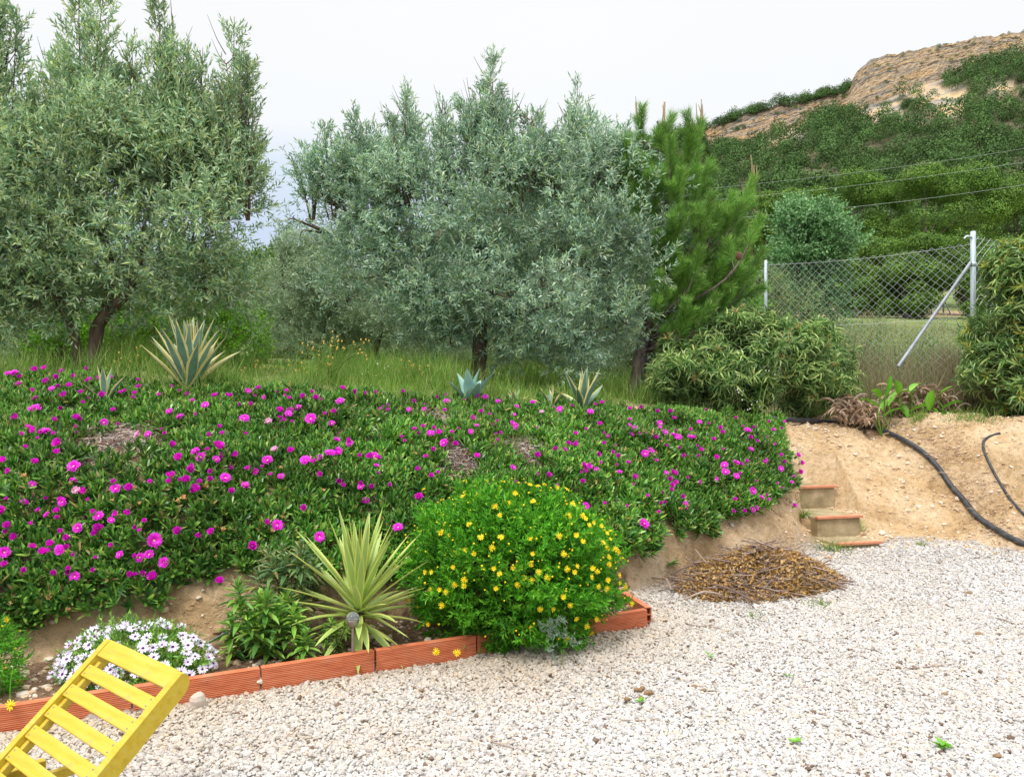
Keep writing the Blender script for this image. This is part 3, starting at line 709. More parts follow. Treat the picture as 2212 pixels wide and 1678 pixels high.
def bush(root, lobes, n, seed, mat, ll, lw, nl, P=DIAMOND, up=.5, stem='twig', L=(.1, .2), splay=.8, base=None, part='foliage', droop=0, inner=.5, extra=None, jit=.25, cr=.16):
    r = rng(seed); A, out, pk = clumps(lobes, n, r, cr, inner=inner); fc = out if P is DIAMOND else None
    gz = height(A[:, 0], A[:, 1], False); A[:, 2] = np.maximum(A[:, 2], gz + .03)
    d = nrm(out + np.array([0, 0, up]) + r.normal(size=A.shape) * .35); Ln = r.uniform(*L, n)
    geos = [(*leaves_on_twigs(A, d, Ln, r, nl, ll, lw, splay, P, droop, jit, fc), 0)]
    mats = [mat]
    if extra is not None:
        m2, frac = extra; k = r.random(n) < frac
        geos.append((*leaves_on_twigs(A[k] + d[k] * Ln[k][:, None] * .7, d[k], Ln[k] * .6, r, nl // 2 + 1, ll * .7, lw * .8, splay * .7, P), 1)); mats = [mat, m2]
    build(part, geos, mats, root)
    base = np.array(root.location) if base is None else np.asarray(base)
    w = []
    k = r.choice(n, min(n, 90), replace=False)
    for i in k:
        b0 = base + r.normal(size=3) * np.array([.06, .06, 0]); c = curve([b0, (b0 + A[i]) / 2 + np.array([0, 0, .05]) + r.normal(size=3) * .03, A[i] + d[i] * Ln[i] * .6], 6)
        tg(w, 0, c, np.linspace(.009, .002, len(c)), 4)
    build('stems', w, M[stem], root)
# bright green hedge of climbers under the left olive
y = 12
rt = empty('leafy_bush', G(330, y), 'bright yellow-green bush in the shade behind the big variegated agave', 'bush')
bush(rt, [E(250, 740, y, 120, 70, .7), E(400, 720, y, 150, 80, .7), E(520, 730, y, 60, 70, .6)], 4200, 111, M['bright'], .045, .03, 7)
rt = empty('leafy_bush', G(140, y - 1), 'small bright green bush left of the forked olive trunk', 'bush')
bush(rt, [E(140, 750, y - 1, 50, 50, .4)], 900, 112, M['bright'], .04, .028, 7)
y = 26
rt = empty('leafy_bush', G(660, y), 'far yellow-green bush filling the gap between the left olive and the middle olive', 'bush')
bush(rt, [E(565, 600, y, 50, 42, 1.2), E(500, 620, y, 60, 60, 1.2), E(640, 640, y, 60, 50, 1.2)], 1500, 113, M['farpine'], .12, .08, 6, L=(.2, .4))
for (u, v, y, ru, rv, n, sd, lb_) in ((720, 730, 23, 150, 90, 1700, 114, 'dark green thicket far behind the two-trunked olive'), (960, 740, 22, 160, 90, 1700, 115, 'dark green thicket behind the left part of the middle olive'), (1220, 740, 21, 160, 90, 1700, 116, 'dark green thicket behind the middle olive trunk, on its right'), (1420, 730, 19, 110, 80, 1300, 117, 'dark green thicket behind the young pine trunk'), (200, 700, 22, 260, 110, 2200, 118, 'dark green thicket far behind the forked olive')):
    rt = empty('wild_bush', G(u, y), lb_, 'bush')
    bush(rt, [E(u, v, y, ru, rv, 1.2), E(u + ru * .5, v + 20, y, ru * .7, rv * .8, 1), E(u - ru * .5, v + 15, y, ru * .7, rv * .8, 1)], n, sd, M['lance_dull'], .13, .06, 8, L=(.25, .45))
# young pine with candles
def young_pine():
    r = rng(120); y = 11.6
    base = G(1368, y)
    rt = empty('young_pine_tree', base, 'young bright green pine with upright brown candles, right of the middle olive', 'pine tree')
    wood = []
    y = 11.2; base = G(1366, y); rt.location = base
    tr = curve([base, W(1378, 810, y), W(1384, 760, y), W(1395, 720, y), W(1420, 600, y), W(1440, 460, y), W(1440, 330, y), W(1420, 262, y)], 30)
    tg(wood, 0, tr, np.interp(np.arange(len(tr)), [0, 3, 9, len(tr) - 1], [.13, .10, .085, .015]), 10, lump=.08)
    tips = [(1376, 255, 1), (1420, 270, 1), (1500, 262, 1), (1480, 300, 1), (1605, 385, 1), (1560, 420, 0), (1350, 300, 0), (1345, 350, 0), (1400, 340, 0), (1455, 370, 0), (1440, 420, 0), (1400, 430, 0), (1520, 350, 0), (1525, 420, 0),
            (1490, 400, 0), (1620, 470, 1), (1580, 480, 0), (1530, 490, 0), (1625, 540, 1), (1590, 560, 0), (1600, 510, 0), (1550, 560, 0), (1500, 540, 0), (1450, 520, 0), (1500, 470, 0), (1560, 610, 0), (1520, 620, 0), (1470, 600, 0),
            (1600, 600, 0), (1440, 650, 0), (1480, 670, 0), (1430, 690, 0), (1520, 660, 0), (1560, 520, 0), (1540, 450, 0), (1470, 330, 0), (1385, 300, 0), (1435, 300, 0), (1495, 320, 0), (1410, 590, 0), (1450, 450, 0),
            (1500, 700, 0), (1450, 710, 0), (1530, 580, 0), (1580, 440, 0), (1610, 570, 0), (1370, 400, 0), (1480, 560, 0), (1420, 510, 0), (1545, 535, 0)]
    A, D_, L_ = [], [], []
    cand = []
    cone_at = None
    for i, (u, v, c) in enumerate(tips):
        dy = r.uniform(-.75, .75) if i > 4 else r.uniform(-.2, .2)
        u = u + 14 * (u > 1400) + 10 * (u > 1540); tip = W(u, v, y + dy)
        hgt = np.clip(tip[2] - (.55 + .35 * abs(tip[0] - 1.9) + .3 * r.random()), 2.1, 9)
        k = np.argmin(abs(tr[:, 2] - hgt)); p0 = tr[k]
        mid = (p0 + tip) / 2 + np.array([(tip[0] - p0[0]) * .2, (tip[1] - p0[1]) * .2, -.12])
        c_ = curve([p0, mid, tip], 12); tg(wood, 0, c_, np.linspace(.022, .007, len(c_)), 5)
        shoots = [(c_, 1.0)]
        for q in range(4):
            j = r.integers(3, 10); s0 = c_[j]; s1 = s0 + nrm(nrm(c_[-1] - c_[j]) + r.normal(size=3) * .65 + np.array([0, 0, .4])) * r.uniform(.25, .5)
            cc = curve([s0, (s0 + s1) / 2, s1], 6); tg(wood, 0, cc, np.linspace(.009, .005, len(cc)), 4); shoots.append((cc, .8))
        for cc, s in shoots:
            ln = .42 * s; dr = nrm(cc[-1] - cc[-3]); m = int(620 * s)
            t = r.random(m) ** .8
            A.append(cc[-1] - dr * (ln * (1 - t))[:, None]); D_.append(np.repeat(dr[None], m, 0)); L_.append(np.full(m, .16) * r.uniform(.7, 1.1, m))
        c = c and i < 5; n_c = 5 if c else (1 if r.random() < .5 else 0)
        for q in range(n_c):
            cand.append((tip + r.normal(size=3) * .018, nrm(np.array([r.normal() * .09, r.normal() * .09, 1])), r.uniform(.20, .32) if c else r.uniform(.04, .08)))
    A, D_, L_ = map(np.concatenate, (A, D_, L_))
    side = nrm(np.cross(D_, r.normal(size=A.shape)))
    nd = nrm(D_ * .75 + side * r.uniform(.35, 1.0, (len(A), 1)))
    g = inst(DIAMOND, A, frames(nd, r=r), np.stack([np.full(len(A), .0045), L_, L_ * .6], 1))
    build('crown', [g], M['needle'], rt)
    build('trunk', wood, M['pinebark'], rt, smooth=True)
    for (p, d, ln) in cand:
        gg = []; tg(gg, 0, [p, p + d * ln * .5, p + d * ln], [.008, .007, .004], 5); build('candle', gg, M['candle'], rt)
    cg = []; V, Fc = sphere((0, 0, 0), (.036, .036, .05), 10, 9); V = V * (1 + .22 * (np.indices((len(V),))[0] % 2))[:, None]
    build('cone', [(V + W(1596, 553, y - .8), Fc, 0)], M['cone'], rt)
cand_geos = []
young_pine()

# tree beyond the fence and the pines beyond the track
y = 17
rt = empty('round_tree', G(1740, y), 'dark green leafy tree standing just beyond the chain-link fence', 'tree')
def crown_tree(rt, trunk, lobes, n, seed, mat, ll, lw, nl, L, bark='bark', cr=.24):
    r = rng(seed); A, out, pk = clumps(lobes, n, r, cr, inner=.6)
    d = nrm(out * .8 + np.array([0, 0, .6]) + r.normal(size=A.shape) * .4); Ln = r.uniform(*L, n)
    build('crown', [(*leaves_on_twigs(A, d, Ln, r, nl, ll, lw, .9, face=out), 0)], [mat], rt)
    w = []; c = curve(trunk[0], 10); tg(w, 0, c, np.linspace(trunk[1], trunk[2], len(c)), 8)
    for l in lobes:
        k = curve([c[-2], (c[-1] + np.array(l[:3])) / 2, l[:3]], 6); tg(w, 0, k, np.linspace(trunk[2] * .7, trunk[2] * .2, len(k)), 5)
    build('trunk', w, M[bark], rt, smooth=True)
crown_tree(rt, ([G(1740, y), W(1740, 660, y), W(1742, 560, y)], .10, .06), [E(1730, 520, y, 75, 62, .7), E(1750, 600, y, 60, 60, .6), E(1700, 510, y, 40, 45, .5), E(1790, 520, y, 45, 45, .5), E(1750, 470, y, 45, 35, .4), E(1755, 660, y, 50, 45, .5), E(1780, 580, y, 45, 50, .5), E(1700, 580, y, 35, 50, .4)], 3600, 131, M['carob'], .07, .045, 8, (.15, .3), cr=.36)
pines = [(1660, 412, 92, 55), (1715, 405, 98, 60), (1768, 400, 105, 50), (1845, 358, 100, 80), (1925, 395, 108, 60), (2000, 345, 98, 95), (2105, 346, 100, 105), (2195, 372, 104, 80), (2290, 380, 100, 90), (1620, 470, 88, 50),
         (1900, 510, 84, 80), (1990, 500, 88, 75), (2085, 495, 84, 85), (2180, 505, 82, 85), (1810, 515, 90, 65), (2270, 510, 82, 85), (1960, 545, 76, 85), (2120, 540, 74, 95), (1850, 560, 78, 75), (2230, 545, 74, 80)]
desc = ['short pine at the left end of the wood, beside the young pine', 'yellowish pine second from the left along the top of the wood', 'pine just left of the tall round-topped pine', 'tall round-topped pine standing alone above the dark leafy tree', 'pine in the dip between the round-topped pine and the big double pine',
        'left half of the big pair of pines, tallest of the wood', 'right half of the big pair of pines, wide dense crown', 'pine at the right edge of the photo, top of the wood', 'pine beyond the right edge of the wood', 'low pine at the foot of the hill right beside the young pine',
        'middle-row pine behind the leafy tree on its right', 'middle-row pine under the left half of the big pair', 'middle-row pine under the right half of the big pair, left of the corner post', 'middle-row pine to the right of the corner post', 'middle-row pine directly above the leafy tree', 'middle-row pine at the far right edge', 
        'lowest-row pine seen through the mesh, left of the corner post', 'lowest-row pine seen behind the corner post', 'lowest-row pine seen through the mesh beside the leafy tree', 'lowest-row pine at the right edge behind the yellow-tipped shrub']
for i, (u, vt, y, ru) in enumerate(pines):
    r = rng(200 + i); k = y / F
    x = (u - 1106) / F * y; zg = hz(x, y); zt = EYE + (839 - vt) * k
    rad = ru * k; H = zt - zg
    rt = empty('pine_tree', (x, y, zg), desc[i], 'pine tree', 'pines beyond the far track')
    lobes = []
    for q in range(20):
        t = r.random() ** .8; a = r.uniform(0, 6.28); hh = zg + H * ((.06 + .86 * t) if y < 90 else (.22 + .70 * t)); rr_ = rad * (.75 * math.sin(math.pi * (.18 + .72 * t)) ** .8) * r.uniform(.5, 1)
        s = rad * r.uniform(.26, .42); lobes.append((x + math.cos(a) * rr_, y + math.sin(a) * rr_, min(hh, zt - s * .8), s, s, s * .7))
    lobes.append((x, y, zt - rad * .45, rad * .5, rad * .5, rad * .42))
    A, out, pk = shell(lobes, 30000, r, .18)
    A = A + r.normal(size=A.shape) * .10; hint = nrm(out + r.normal(size=A.shape) * .26 + np.array([0, 0, .1]))
    s_ = r.uniform(.11, .29, len(A)); g = inst(DIAMOND, A, frames(np.cross(hint, r.normal(size=A.shape)), hint), np.stack([s_ * .6, s_, s_], 1))
    build('crown', [(*g, 0)], [M['farpine']], rt)
    w = []; c = curve([(x, y, zg - .3), (x + r.normal() * .2, y, zg + H * .4), (x, y, zt - rad * .5)], 6); tg(w, 0, c, np.linspace(.28, .06, len(c)), 6)
    for l in lobes[::3]:
        kk = curve([c[3], ((c[3] + np.array(l[:3])) / 2), l[:3]], 5); tg(w, 0, kk, np.linspace(.09, .03, len(kk)), 4)
    build('trunk', w, M['pinebark'], rt)
# far round crown showing in the gap on the left
y = 70
rt = empty('pine_tree', G(600, y), 'tiny distant tree top showing in the sky gap left of the middle olive', 'pine tree')
crown_tree(rt, ([G(600, y), W(600, 640, y), W(602, 560, y)], .3, .15), [E(604, 545, y, 22, 16, 1), E(575, 570, y, 40, 30, 1.5), E(625, 565, y, 30, 30, 1.5)], 500, 141, M['farpine'], .35, .15, 7, (.4, .7))

# ---------------------------------------------------------------- fence
def post(geos, p, h, r_, mi=0, lean=(0, 0)):
    V, Fc = lathe((0, 0, 0), [(0, -.2), (r_, -.2), (r_, h - .006), (r_ * .85, h), (0, h + .003)], 16)
    V[:, 0] += V[:, 2] * lean[0]; V[:, 1] += V[:, 2] * lean[1]
    geos.append((V + p, Fc, mi))
fp = []
for (u, vt, y) in ((2102, 500, 10.6), (1654, 562, 13.1), (1422, 596, 15.4), (1230, 618, 17.9)):
    t = W(u, vt, y); gz_ = hz(t[0], t[1]); fp.append((np.array([t[0], t[1], gz_]), t[2] - gz_))
# the fence turns at the corner post toward the right of the picture
cr = np.array([9.6, 12.2, 0]); cr[2] = hz(cr[0], cr[1]); fp_r = (cr, fp[0][1])
fence = empty('chain_link_fence', fp[0][0], 'galvanised chain-link fence running along the back of the terrace to the corner post', 'fence')
for i, (p, h) in enumerate(fp + [fp_r]):
    g = []; post(g, p, h, .034 if i == 0 else .026)
    po = build('post', g, M['galv'], fence, smooth=True)
    if i == 0: tag(po, 'thicker corner post with two slanting braces')
def zigzag(a, b, z0a, z1a, z0b, z1b, pitch=.06):
    L = np.linalg.norm((b - a)[:2]); n = int(L / pitch); geos = []
    A_, B_ = [], []
    rows_ = int(max(z1a - z0a, z1b - z0b) / (pitch * .95))
    r = rng(5)
    for i in range(n):
        pts = []
        for j in range(rows_ + 1):
            t = (i + ((i + j) % 2)) / n; f = j / rows_
            p = a * (1 - t) + b * t; sag = -.05 * math.sin(math.pi * min(max(t, 0), 1)) * f
            z = (z0a * (1 - t) + z0b * t) * (1 - f) + (z1a * (1 - t) + z1b * t) * f + sag
            pts.append((p[0], p[1] + .012 * math.sin(j * 1.3 + i * .4), z))
        pts = np.array(pts); A_.append(pts[:-1]); B_.append(pts[1:])
    A_, B_ = np.concatenate(A_), np.concatenate(B_)
    d = nrm(B_ - A_); s = nrm(np.cross(d, [0.2, 1, .1])) * .0023; t_ = np.cross(d, s)
    V = np.stack([A_ + s, A_ - s * .5 + t_ * .8, A_ - s * .5 - t_ * .8, B_ + s, B_ - s * .5 + t_ * .8, B_ - s * .5 - t_ * .8], 1).reshape(-1, 3)
    f0 = np.array([(0, 1, 4, 3), (1, 2, 5, 4), (2, 0, 3, 5)])
    return V, (f0[None] + (np.arange(len(A_)) * 6)[:, None, None]).reshape(-1, 4)
seq = [fp_r] + fp
for (pa, ha), (pb, hb) in zip(seq[:-1], seq[1:]):
    g = [(*zigzag(pa, pb, pa[2] + .05, pa[2] + ha - .14, pb[2] + .05, pb[2] + hb - .05), 0)]
    for f in (.0, .55, .985):
        z_a, z_b = pa[2] + .05 + (ha - .19) * f, pb[2] + .05 + (hb - .1) * f
        c = [np.array([*(pa[:2] * (1 - t) + pb[:2] * t), z_a * (1 - t) + z_b * t - (.05 * math.sin(math.pi * t) * f)]) for t in np.linspace(0, 1, 9)]
        tg(g, 0, c, .0022, 4)
    build('wire_mesh', g, M['wire'], fence)
p0, h0 = fp[0]
for tgt, sgn in ((W(1940, 792, 9.9), 1), (np.array([p0[0] + 1.35, p0[1] + 1.0, p0[2] + .2]), 1)):
    g = []; a = p0 + np.array([0, 0, h0 - .42]); dirh = nrm(np.array([tgt[0] - p0[0], tgt[1] - p0[1], 0])); a = a + dirh * .05
    tg(g, 0, [a, (a + tgt) / 2, tgt], .021, 12); build('brace', g, M['galvdull'], fence, smooth=True)
g = []; V, Fc = lathe(p0 + np.array([0, 0, h0 - .47]), [(.036, 0), (.043, .004), (.043, .05), (.036, .054)], 16); g.append((V, Fc, 0))
build('clamp', g, M['galv'], fence, smooth=True)
g = []; a = p0 + np.array([-.03, -.02, h0 - .08]); tg(g, 0, curve([a, a + np.array([-.08, -.02, .005]), a + np.array([-.12, -.03, -.03])], 6), [.018, .016, .016, .015, .013, .012, .01][:len(curve([a, a + np.array([-.08, -.02, .005]), a + np.array([-.12, -.03, -.03])], 6))], 8)
build('hook', g, M['galv'], fence, smooth=True)
# far fence along the track
ff = empty('far_fence', W(1922, 682, 88), 'distant low row of pale fence posts along the dirt track', 'fence')
for (u, du, vt) in ((1792, 0, 652), (1822, 0, 649), (1857, 0, 650), (1864, 0, 651), (1922, 0, 641), (1983, 0, 642), (2012, 0, 634), (2038, 0, 640), (2110, 0, 632), (1760, 0, 655)):
    x = (u - 1106) / F * 88; zg = hz(x, 88); g = []; post(g, np.array([x, 88, zg]), 2.1, .09); build('post', g, M['galv'], ff)
for (u, s) in ((1857, -1), (1864, -.4), (1922, 1), (2038, .6), (1792, .5)):
    x = (u - 1106) / F * 88; zg = hz(x, 88); g = []; tg(g, 0, [(x, 88, zg + 1.8), (x + s * 1.3, 88, zg)], .06, 6); build('brace', g, M['galv'], ff)
# power cables crossing above the wood
for nm, (a, b_, yy, lb) in enumerate([((1500, 411), (2500, 272), 60, 'topmost thin power cable crossing in front of the wooded hill'), ((1500, 437), (2500, 302), 58, 'middle thin power cable crossing just above the round-topped pine'), ((1500, 478), (2500, 352), 50, 'lowest thin power cable crossing in front of the pines')]):
    A_, B_ = W(*a, yy), W(*b_, yy); g = []
    tg(g, 0, [A_ * (1 - t) + B_ * t - np.array([0, 0, 1.2 * math.sin(math.pi * t) * .35]) for t in np.linspace(0, 1, 14)], .010, 5)
    o = build('power_cable', g, M['cable'], origin=A_); tag(o, lb, 'power cable', 'power cables over the wood')

# ---------------------------------------------------------------- shrubs on the right
def lance_shrub(rt, lobes, n, seed, mat, ll, lw, nl, tipmat=None, frac=0, droop=.12, L=(.07, .16), up=.7, inner=.5, splay=1.5):
    bush(rt, lobes, n, seed, mat, ll, lw, nl, P=SICKLE, up=up, L=L, splay=splay, droop=droop, cr=.19, inner=inner, extra=(tipmat, frac) if tipmat else None)
y = 10.7
rt = empty('wattle_shrub', G(1600, y), 'wide shrub of narrow drooping olive-green leaves between the young pine and the fence corner', 'shrub')
lance_shrub(rt, [E(1490, 800, y, 75, 62, .5), E(1600, 785, y, 110, 80, .6), E(1720, 785, y, 90, 75, .6), E(1580, 730, y + .3, 80, 45, .5), E(1700, 745, y + .2, 80, 45, .5), E(1775, 815, y, 45, 50, .4), E(1560, 850, y - .1, 80, 30, .3)], 1900, 151, M['wattle'], .165, .024, 13, M['wattle_red'], .07, .35)
y = 9.8
rt = empty('wattle_shrub', G(2230, y), 'tall yellow-tipped narrow-leaved shrub against the right edge in front of the fence', 'shrub')
lance_shrub(rt, [E(2225, 800, y, 85, 100, .5), E(2240, 670, y, 75, 100, .5), E(2215, 870, y, 70, 45, .4), E(2150, 790, y, 36, 45, .25), E(2155, 700, y, 24, 40, .25), E(2260, 580, y, 55, 55, .4), E(2190, 600, y, 25, 35, .25)], 1250, 152, M['wattle'], .17, .025, 13, M['wattle_y'], .30, .25, up=.8)
y = 12.2
rt = empty('wild_bush', G(1600, 14), 'small pale green bush with fresh bright leaves between two fence posts behind the pine', 'bush')
bush(rt, [E(1560, 640, 14.5, 60, 30, .5), E(1600, 660, 14.5, 40, 40, .5), E(1530, 680, 14.5, 50, 50, .5)], 900, 153, M['bright'], .05, .035, 7)
rt = empty('wild_bush', G(1590, 15.5), 'dull grey-green thicket behind the left fence panels', 'bush')
bush(rt, [E(1640, 640, 16, 50, 60, .6), E(1570, 690, 16, 110, 60, .8), E(1700, 680, 16, 60, 55, .6)], 2200, 154, M['lance_dull'], .05, .02, 9, L=(.2, .4))
rt = empty('twiggy_bush', G(1700, 14), 'leafless brown twiggy bush beside the second fence post', 'bush')
r = rng(155); nA = 1500
A = G(1700, 13.6) + np.stack([r.normal(size=nA) * .35, r.normal(size=nA) * .25, r.uniform(.1, 1.0, nA)], 1)
B = A + np.stack([r.normal(size=nA) * .16, r.normal(size=nA) * .12, r.uniform(.2, .5, nA)], 1)
build('branches', [(*ribbons(A, B, np.full(nA, .004), r), 0)], M['brownbrush'], rt)

# ---------------------------------------------------------------- grasses as stuff
BLADE = (np.array([(-.5, 0, 0), (.5, 0, 0), (.42, .45, .02), (-.42, .45, .02), (0, 1, -.12)]), None)
def blades(pos, r, h, w, lean=.35):
    n = len(pos); d = np.stack([r.normal(size=n) * lean, r.normal(size=n) * lean, np.ones(n)], 1)
    fr = frames(d, r=r); h = np.asarray(h) * r.uniform(.5, 1.2, n); w = w * r.uniform(.7, 1.2, n)
    S_ = np.stack([w, h, h], 1)
    a = inst((BLADE[0], np.array([(0, 1, 2, 3)])), pos, fr, S_); b_ = inst((BLADE[0], np.array([(3, 2, 4)])), pos, fr, S_)
    return [(a[0], a[1], 0), (a[0], b_[1], 0)]
def scatter(n, x0, x1, y0, y1, cond, r):
    x = r.uniform(x0, x1, n); y = r.uniform(y0, y1, n); k = cond(x, y); x, y = x[k], y[k]
    return np.stack([x, y, height(x, y) - .01], 1)
r = rng(160)
p = scatter(100000, -7, 4.5, 6.2, 15, lambda x, y: (base_dist(x, y) > 2.2) & (x < 2.2 + .35 * (y - 8)) & (r.random(len(x)) < np.clip(.25 + 1.8 * fbm(x * .8, y * .8, 33, 3) + (x < -.5) * .25, .03, 1)), r)
g_ = blades(p, r, np.where(fbm(p[:, 0] * 1.5, p[:, 1] * 1.5, 35, 3) > .0, .36, .16) * np.interp(p[:, 1], [8, 11], [1, 1.6]), .006)
p2 = scatter(30000, -5, 3.2, 5.2, 10.4, lambda x, y: (base_dist(x, y) > .9) & (base_dist(x, y) < 3.0) & (r.random(len(x)) < np.clip(-.05 + 1.9 * fbm(x * 1.1, y * 1.1, 37, 3) + .25 * (base_dist(x, y) - .9), 0, 1)), r)
g_ += blades(p2 + np.array([0, 0, .05]), r, np.full(len(p2), .20), .005, .45)
o = build('grass', g_, M['grass'], origin=(0, 9, 1.5)); tag(o, 'green grass and low weeds growing on the terrace under the olive trees', 'grass', kind='stuff')
p = scatter(90000, 3.0, 26, 11.0, 60, lambda x, y: (x > 2.5 + (15 - y) * .2) & (r.random(len(x)) < np.clip(13 / y, .05, 1) * np.clip(.55 + 1.5 * fbm(x * .5, y * .5, 38, 3), .1, 1)) & (abs((x / y) - .48) < .27), r)
g_ = blades(p, r, np.where(p[:, 1] < 20, .45, .7), np.where(p[:, 1] < 20, .008, .022), .3)
g_ = [(a, b_, 0) for a, b_, c in g_]
p3 = scatter(52000, 4.2, 12, 11.0, 21, lambda x, y: (r.random(len(x)) < np.clip(.25 + 2.2 * fbm(x * 1.2, y * 1.2, 39, 3), .0, 1)) & (abs((x / y) - .48) < .22), r)
g_ += [(a, b_, 0) for a, b_, c in blades(p3, r, np.full(len(p3), 1.0) * (.5 + .6 * r.random(len(p3))), .007, .38)]
cy = r.uniform(12.5, 48, 260); cx = cy * r.uniform(.27, .66, 260); k_ = 90
px_ = np.repeat(cx, k_) + r.normal(size=260 * k_) * np.repeat(.10 + cy * .007, k_); py_ = np.repeat(cy, k_) + r.normal(size=260 * k_) * .18
g_ += [(a, b_, 0) for a, b_, c in blades(np.stack([px_, py_, height(px_, py_, False) - .02], 1), r, np.repeat(r.uniform(.4, 1.0, 260), k_), np.repeat(.006 + cy * .0005, k_), .4)]
o = build('dry_grass', g_, M['drygrass'], origin=(8, 14, 1.5)); tag(o, 'tall dry grass and weeds covering the rise beyond the chain-link fence', 'grass', kind='stuff')
for (u, v, y_, ru, rv, n_, sd, m_, lb_) in ((1845, 770, 13.2, 55, 70, 1000, 156, 'lance_dull', 'grey-green feathery weed bush just beyond the mesh, right of the leafy tree'), (1960, 790, 12.6, 60, 55, 1000, 157, 'wattle', 'low straggly bush beyond the mesh below the slanting brace'), (2050, 760, 13.6, 45, 60, 800, 158, 'lance_dull', 'straggly bush beyond the mesh at the corner post')):
    rt = empty('wild_bush', G(u, y_), lb_, 'bush')
    bush(rt, [E(u, v, y_, ru, rv, .5), E(u - 20, v + 40, y_, ru * .9, rv * .6, .5)], n_, sd, M[m_], .055, .010, 9, L=(.2, .45), cr=.2)
r = rng(161)
p = scatter(24000, 4.0, 8.0, 9.9, 12.4, lambda x, y: (y > 10.35) & (x > 4.5), r)
p = p[r.random(len(p)) < np.clip(.45 + 2.2 * fbm(p[:, 0] * 1.6, p[:, 1] * 1.6, 58, 3), .05, 1)]
A = p; B = A + np.stack([r.normal(size=len(A)) * .18, r.normal(size=len(A)) * .12, r.uniform(.15, 1.0, len(A))], 1)
o = build('dry_brush', [(*ribbons(A, B, r.uniform(.002, .005, len(A)), r), 0)], M['brownbrush'], origin=(6, 11, 1.3)); tag(o, 'tangle of brown dead brush along the foot of the chain-link fence', 'dead brush', kind='stuff')

# ---------------------------------------------------------------- ice plant carpet
root = empty('ice_plant_carpet', (0, 6.5, hz(0, 6.5)), 'sprawling fleshy ice plant carpet with magenta flowers hanging over the earth bank', 'ground cover plant')
def prism_leaf():
    b0 = .5; V = [(-.5, 0, 0), (.5, 0, 0), (0, 0, -.7), (-.48, .45, .07), (.48, .45, .07), (0, .45, -.62), (-.3, .8, .2), (.3, .8, .2), (0, .8, -.2), (0, 1, .34)]
    return np.array(V, float), [(0, 1, 4, 3), (1, 2, 5, 4), (2, 0, 3, 5), (3, 4, 7, 6), (4, 5, 8, 7), (5, 3, 6, 8)], [(6, 7, 9), (7, 8, 9), (8, 6, 9)]
def shoot_proto(seed):
    r = rng(seed); V, q, t = prism_leaf(); Vs, Q, T = [], [], []; k = 0
    for i in range(9):
        a = (i % 2) * math.pi + (i // 2) * 1.45 + r.normal() * .2; lvl = i // 2
        tilt = 1.15 - lvl * .24 + r.normal() * .1
        d = np.array([math.cos(a) * math.sin(tilt), math.sin(a) * math.sin(tilt), math.cos(tilt)])
        m = frames(d[None], np.array([[0, 0, 1.0]]))[0]; L = .090 * r.uniform(.75, 1.1) * (1 - .08 * lvl)
        Vs.append((V * np.array([.0185, L, L * .22]) * np.array([1, 1, .65])) @ m.T + np.array([0, 0, .012 * lvl])); Q.append(np.array(q) + k); T.append(np.array(t) + k); k += len(V)
    return np.concatenate(Vs), np.concatenate(Q), np.concatenate(T)
def surf_normal(x, y, e_=.06):
    gx = (height(x + e_, y, False) - height(x - e_, y, False)) / (2 * e_); gy = (height(x, y + e_, False) - height(x, y - e_, False)) / (2 * e_)
    return nrm(np.stack([-gx, -gy, np.ones_like(gx)], 1))
low_x = [-4.5, -2.75, -2.1, -1.95, -1.8, -1.3, -.2, .9, 1.05, 1.25, 1.4, 1.7, 2.1, 2.5, 2.9]
low_z = [.30, .26, .33, .47, .50, .36, .30, .30, .28, .52, .30, .34, .36, .46, .55]
def mat_mask(x, y, z, d):
    zl = np.interp(x, low_x, low_z) + .12 * fbm(x * 4, y * 0, 81, 3)
    m = (z > zl) & (d > .0) & (x < 2.97 + .24 * (y - 8.2) + .15 * fbm(y * 2, x * 0, 83, 2))
    m &= d < np.interp(x, [-4, -1, 1, 3], [3.0, 2.4, 2.0, 1.75]) + .8 * fbm(x * .9, y * .9, 85, 3)
    return m
def mat_thick(x, y, z, d): return np.clip(.07 + .16 * fbm(x * 2.2, (y + z) * 2.2, 91, 3), .02, .2) * np.interp(d, [0, .25, 1.5, 3], [1.2, 1.2, .8, .35])
def hit_mat(u, v, extra=.085):
    t = np.arange(3.4, 13, .008); x = (u - 1106) / F * t; z = EYE - (v - 839) / F * t; h = height(x, t)
    nn_ = surf_normal(x, t); k = np.nonzero(z < h + np.minimum((mat_thick(x, t, h, base_dist(x, t)) + extra) / np.maximum(nn_[:, 2], .25), .55))[0]
    dd_ = base_dist(x, t); far_ = np.interp(x, [-4, 0, 3], [2.9, 2.3, 2.0])
    if len(k) and dd_[k[0]] < far_[k[0]]: i = k[0]
    else: i = np.argmin(np.where((dd_ > .1) & (dd_ < far_), z - h, 99)); z[i] = min(z[i], h[i] + .16)
    return np.array([x[i], t[i], z[i]]), nn_[i]
dry = [(hit(250, 965), .33), (hit(985, 1000), .20), (hit(1130, 980), .20), (hit(950, 915), .22), (hit(820, 945), .10), (hit(1320, 1090), .08)]
def dryness(x, y):
    t = np.zeros_like(x)
    for p, rr_ in dry: t = np.maximum(t, np.exp(-(((x - p[0]) / rr_) ** 2 + ((y - p[1]) / (rr_ * 1.3)) ** 2)))
    return t
r = rng(170)
N = 560000
x = r.uniform(-5.2, 3.6, N); y = r.uniform(3.4, 10.4, N)
z = height(x, y); d = base_dist(x, y)
nn = surf_normal(x, y)
acc = mat_mask(x, y, z, d) & (r.random(N) < np.clip(.075 / np.maximum(nn[:, 2], .12), 0, 1) * np.interp(d, [0, 1.2, 2.0, 3], [1.25, 1, .7, .45])) & (r.random(N) > dryness(x, y) * 1.25)
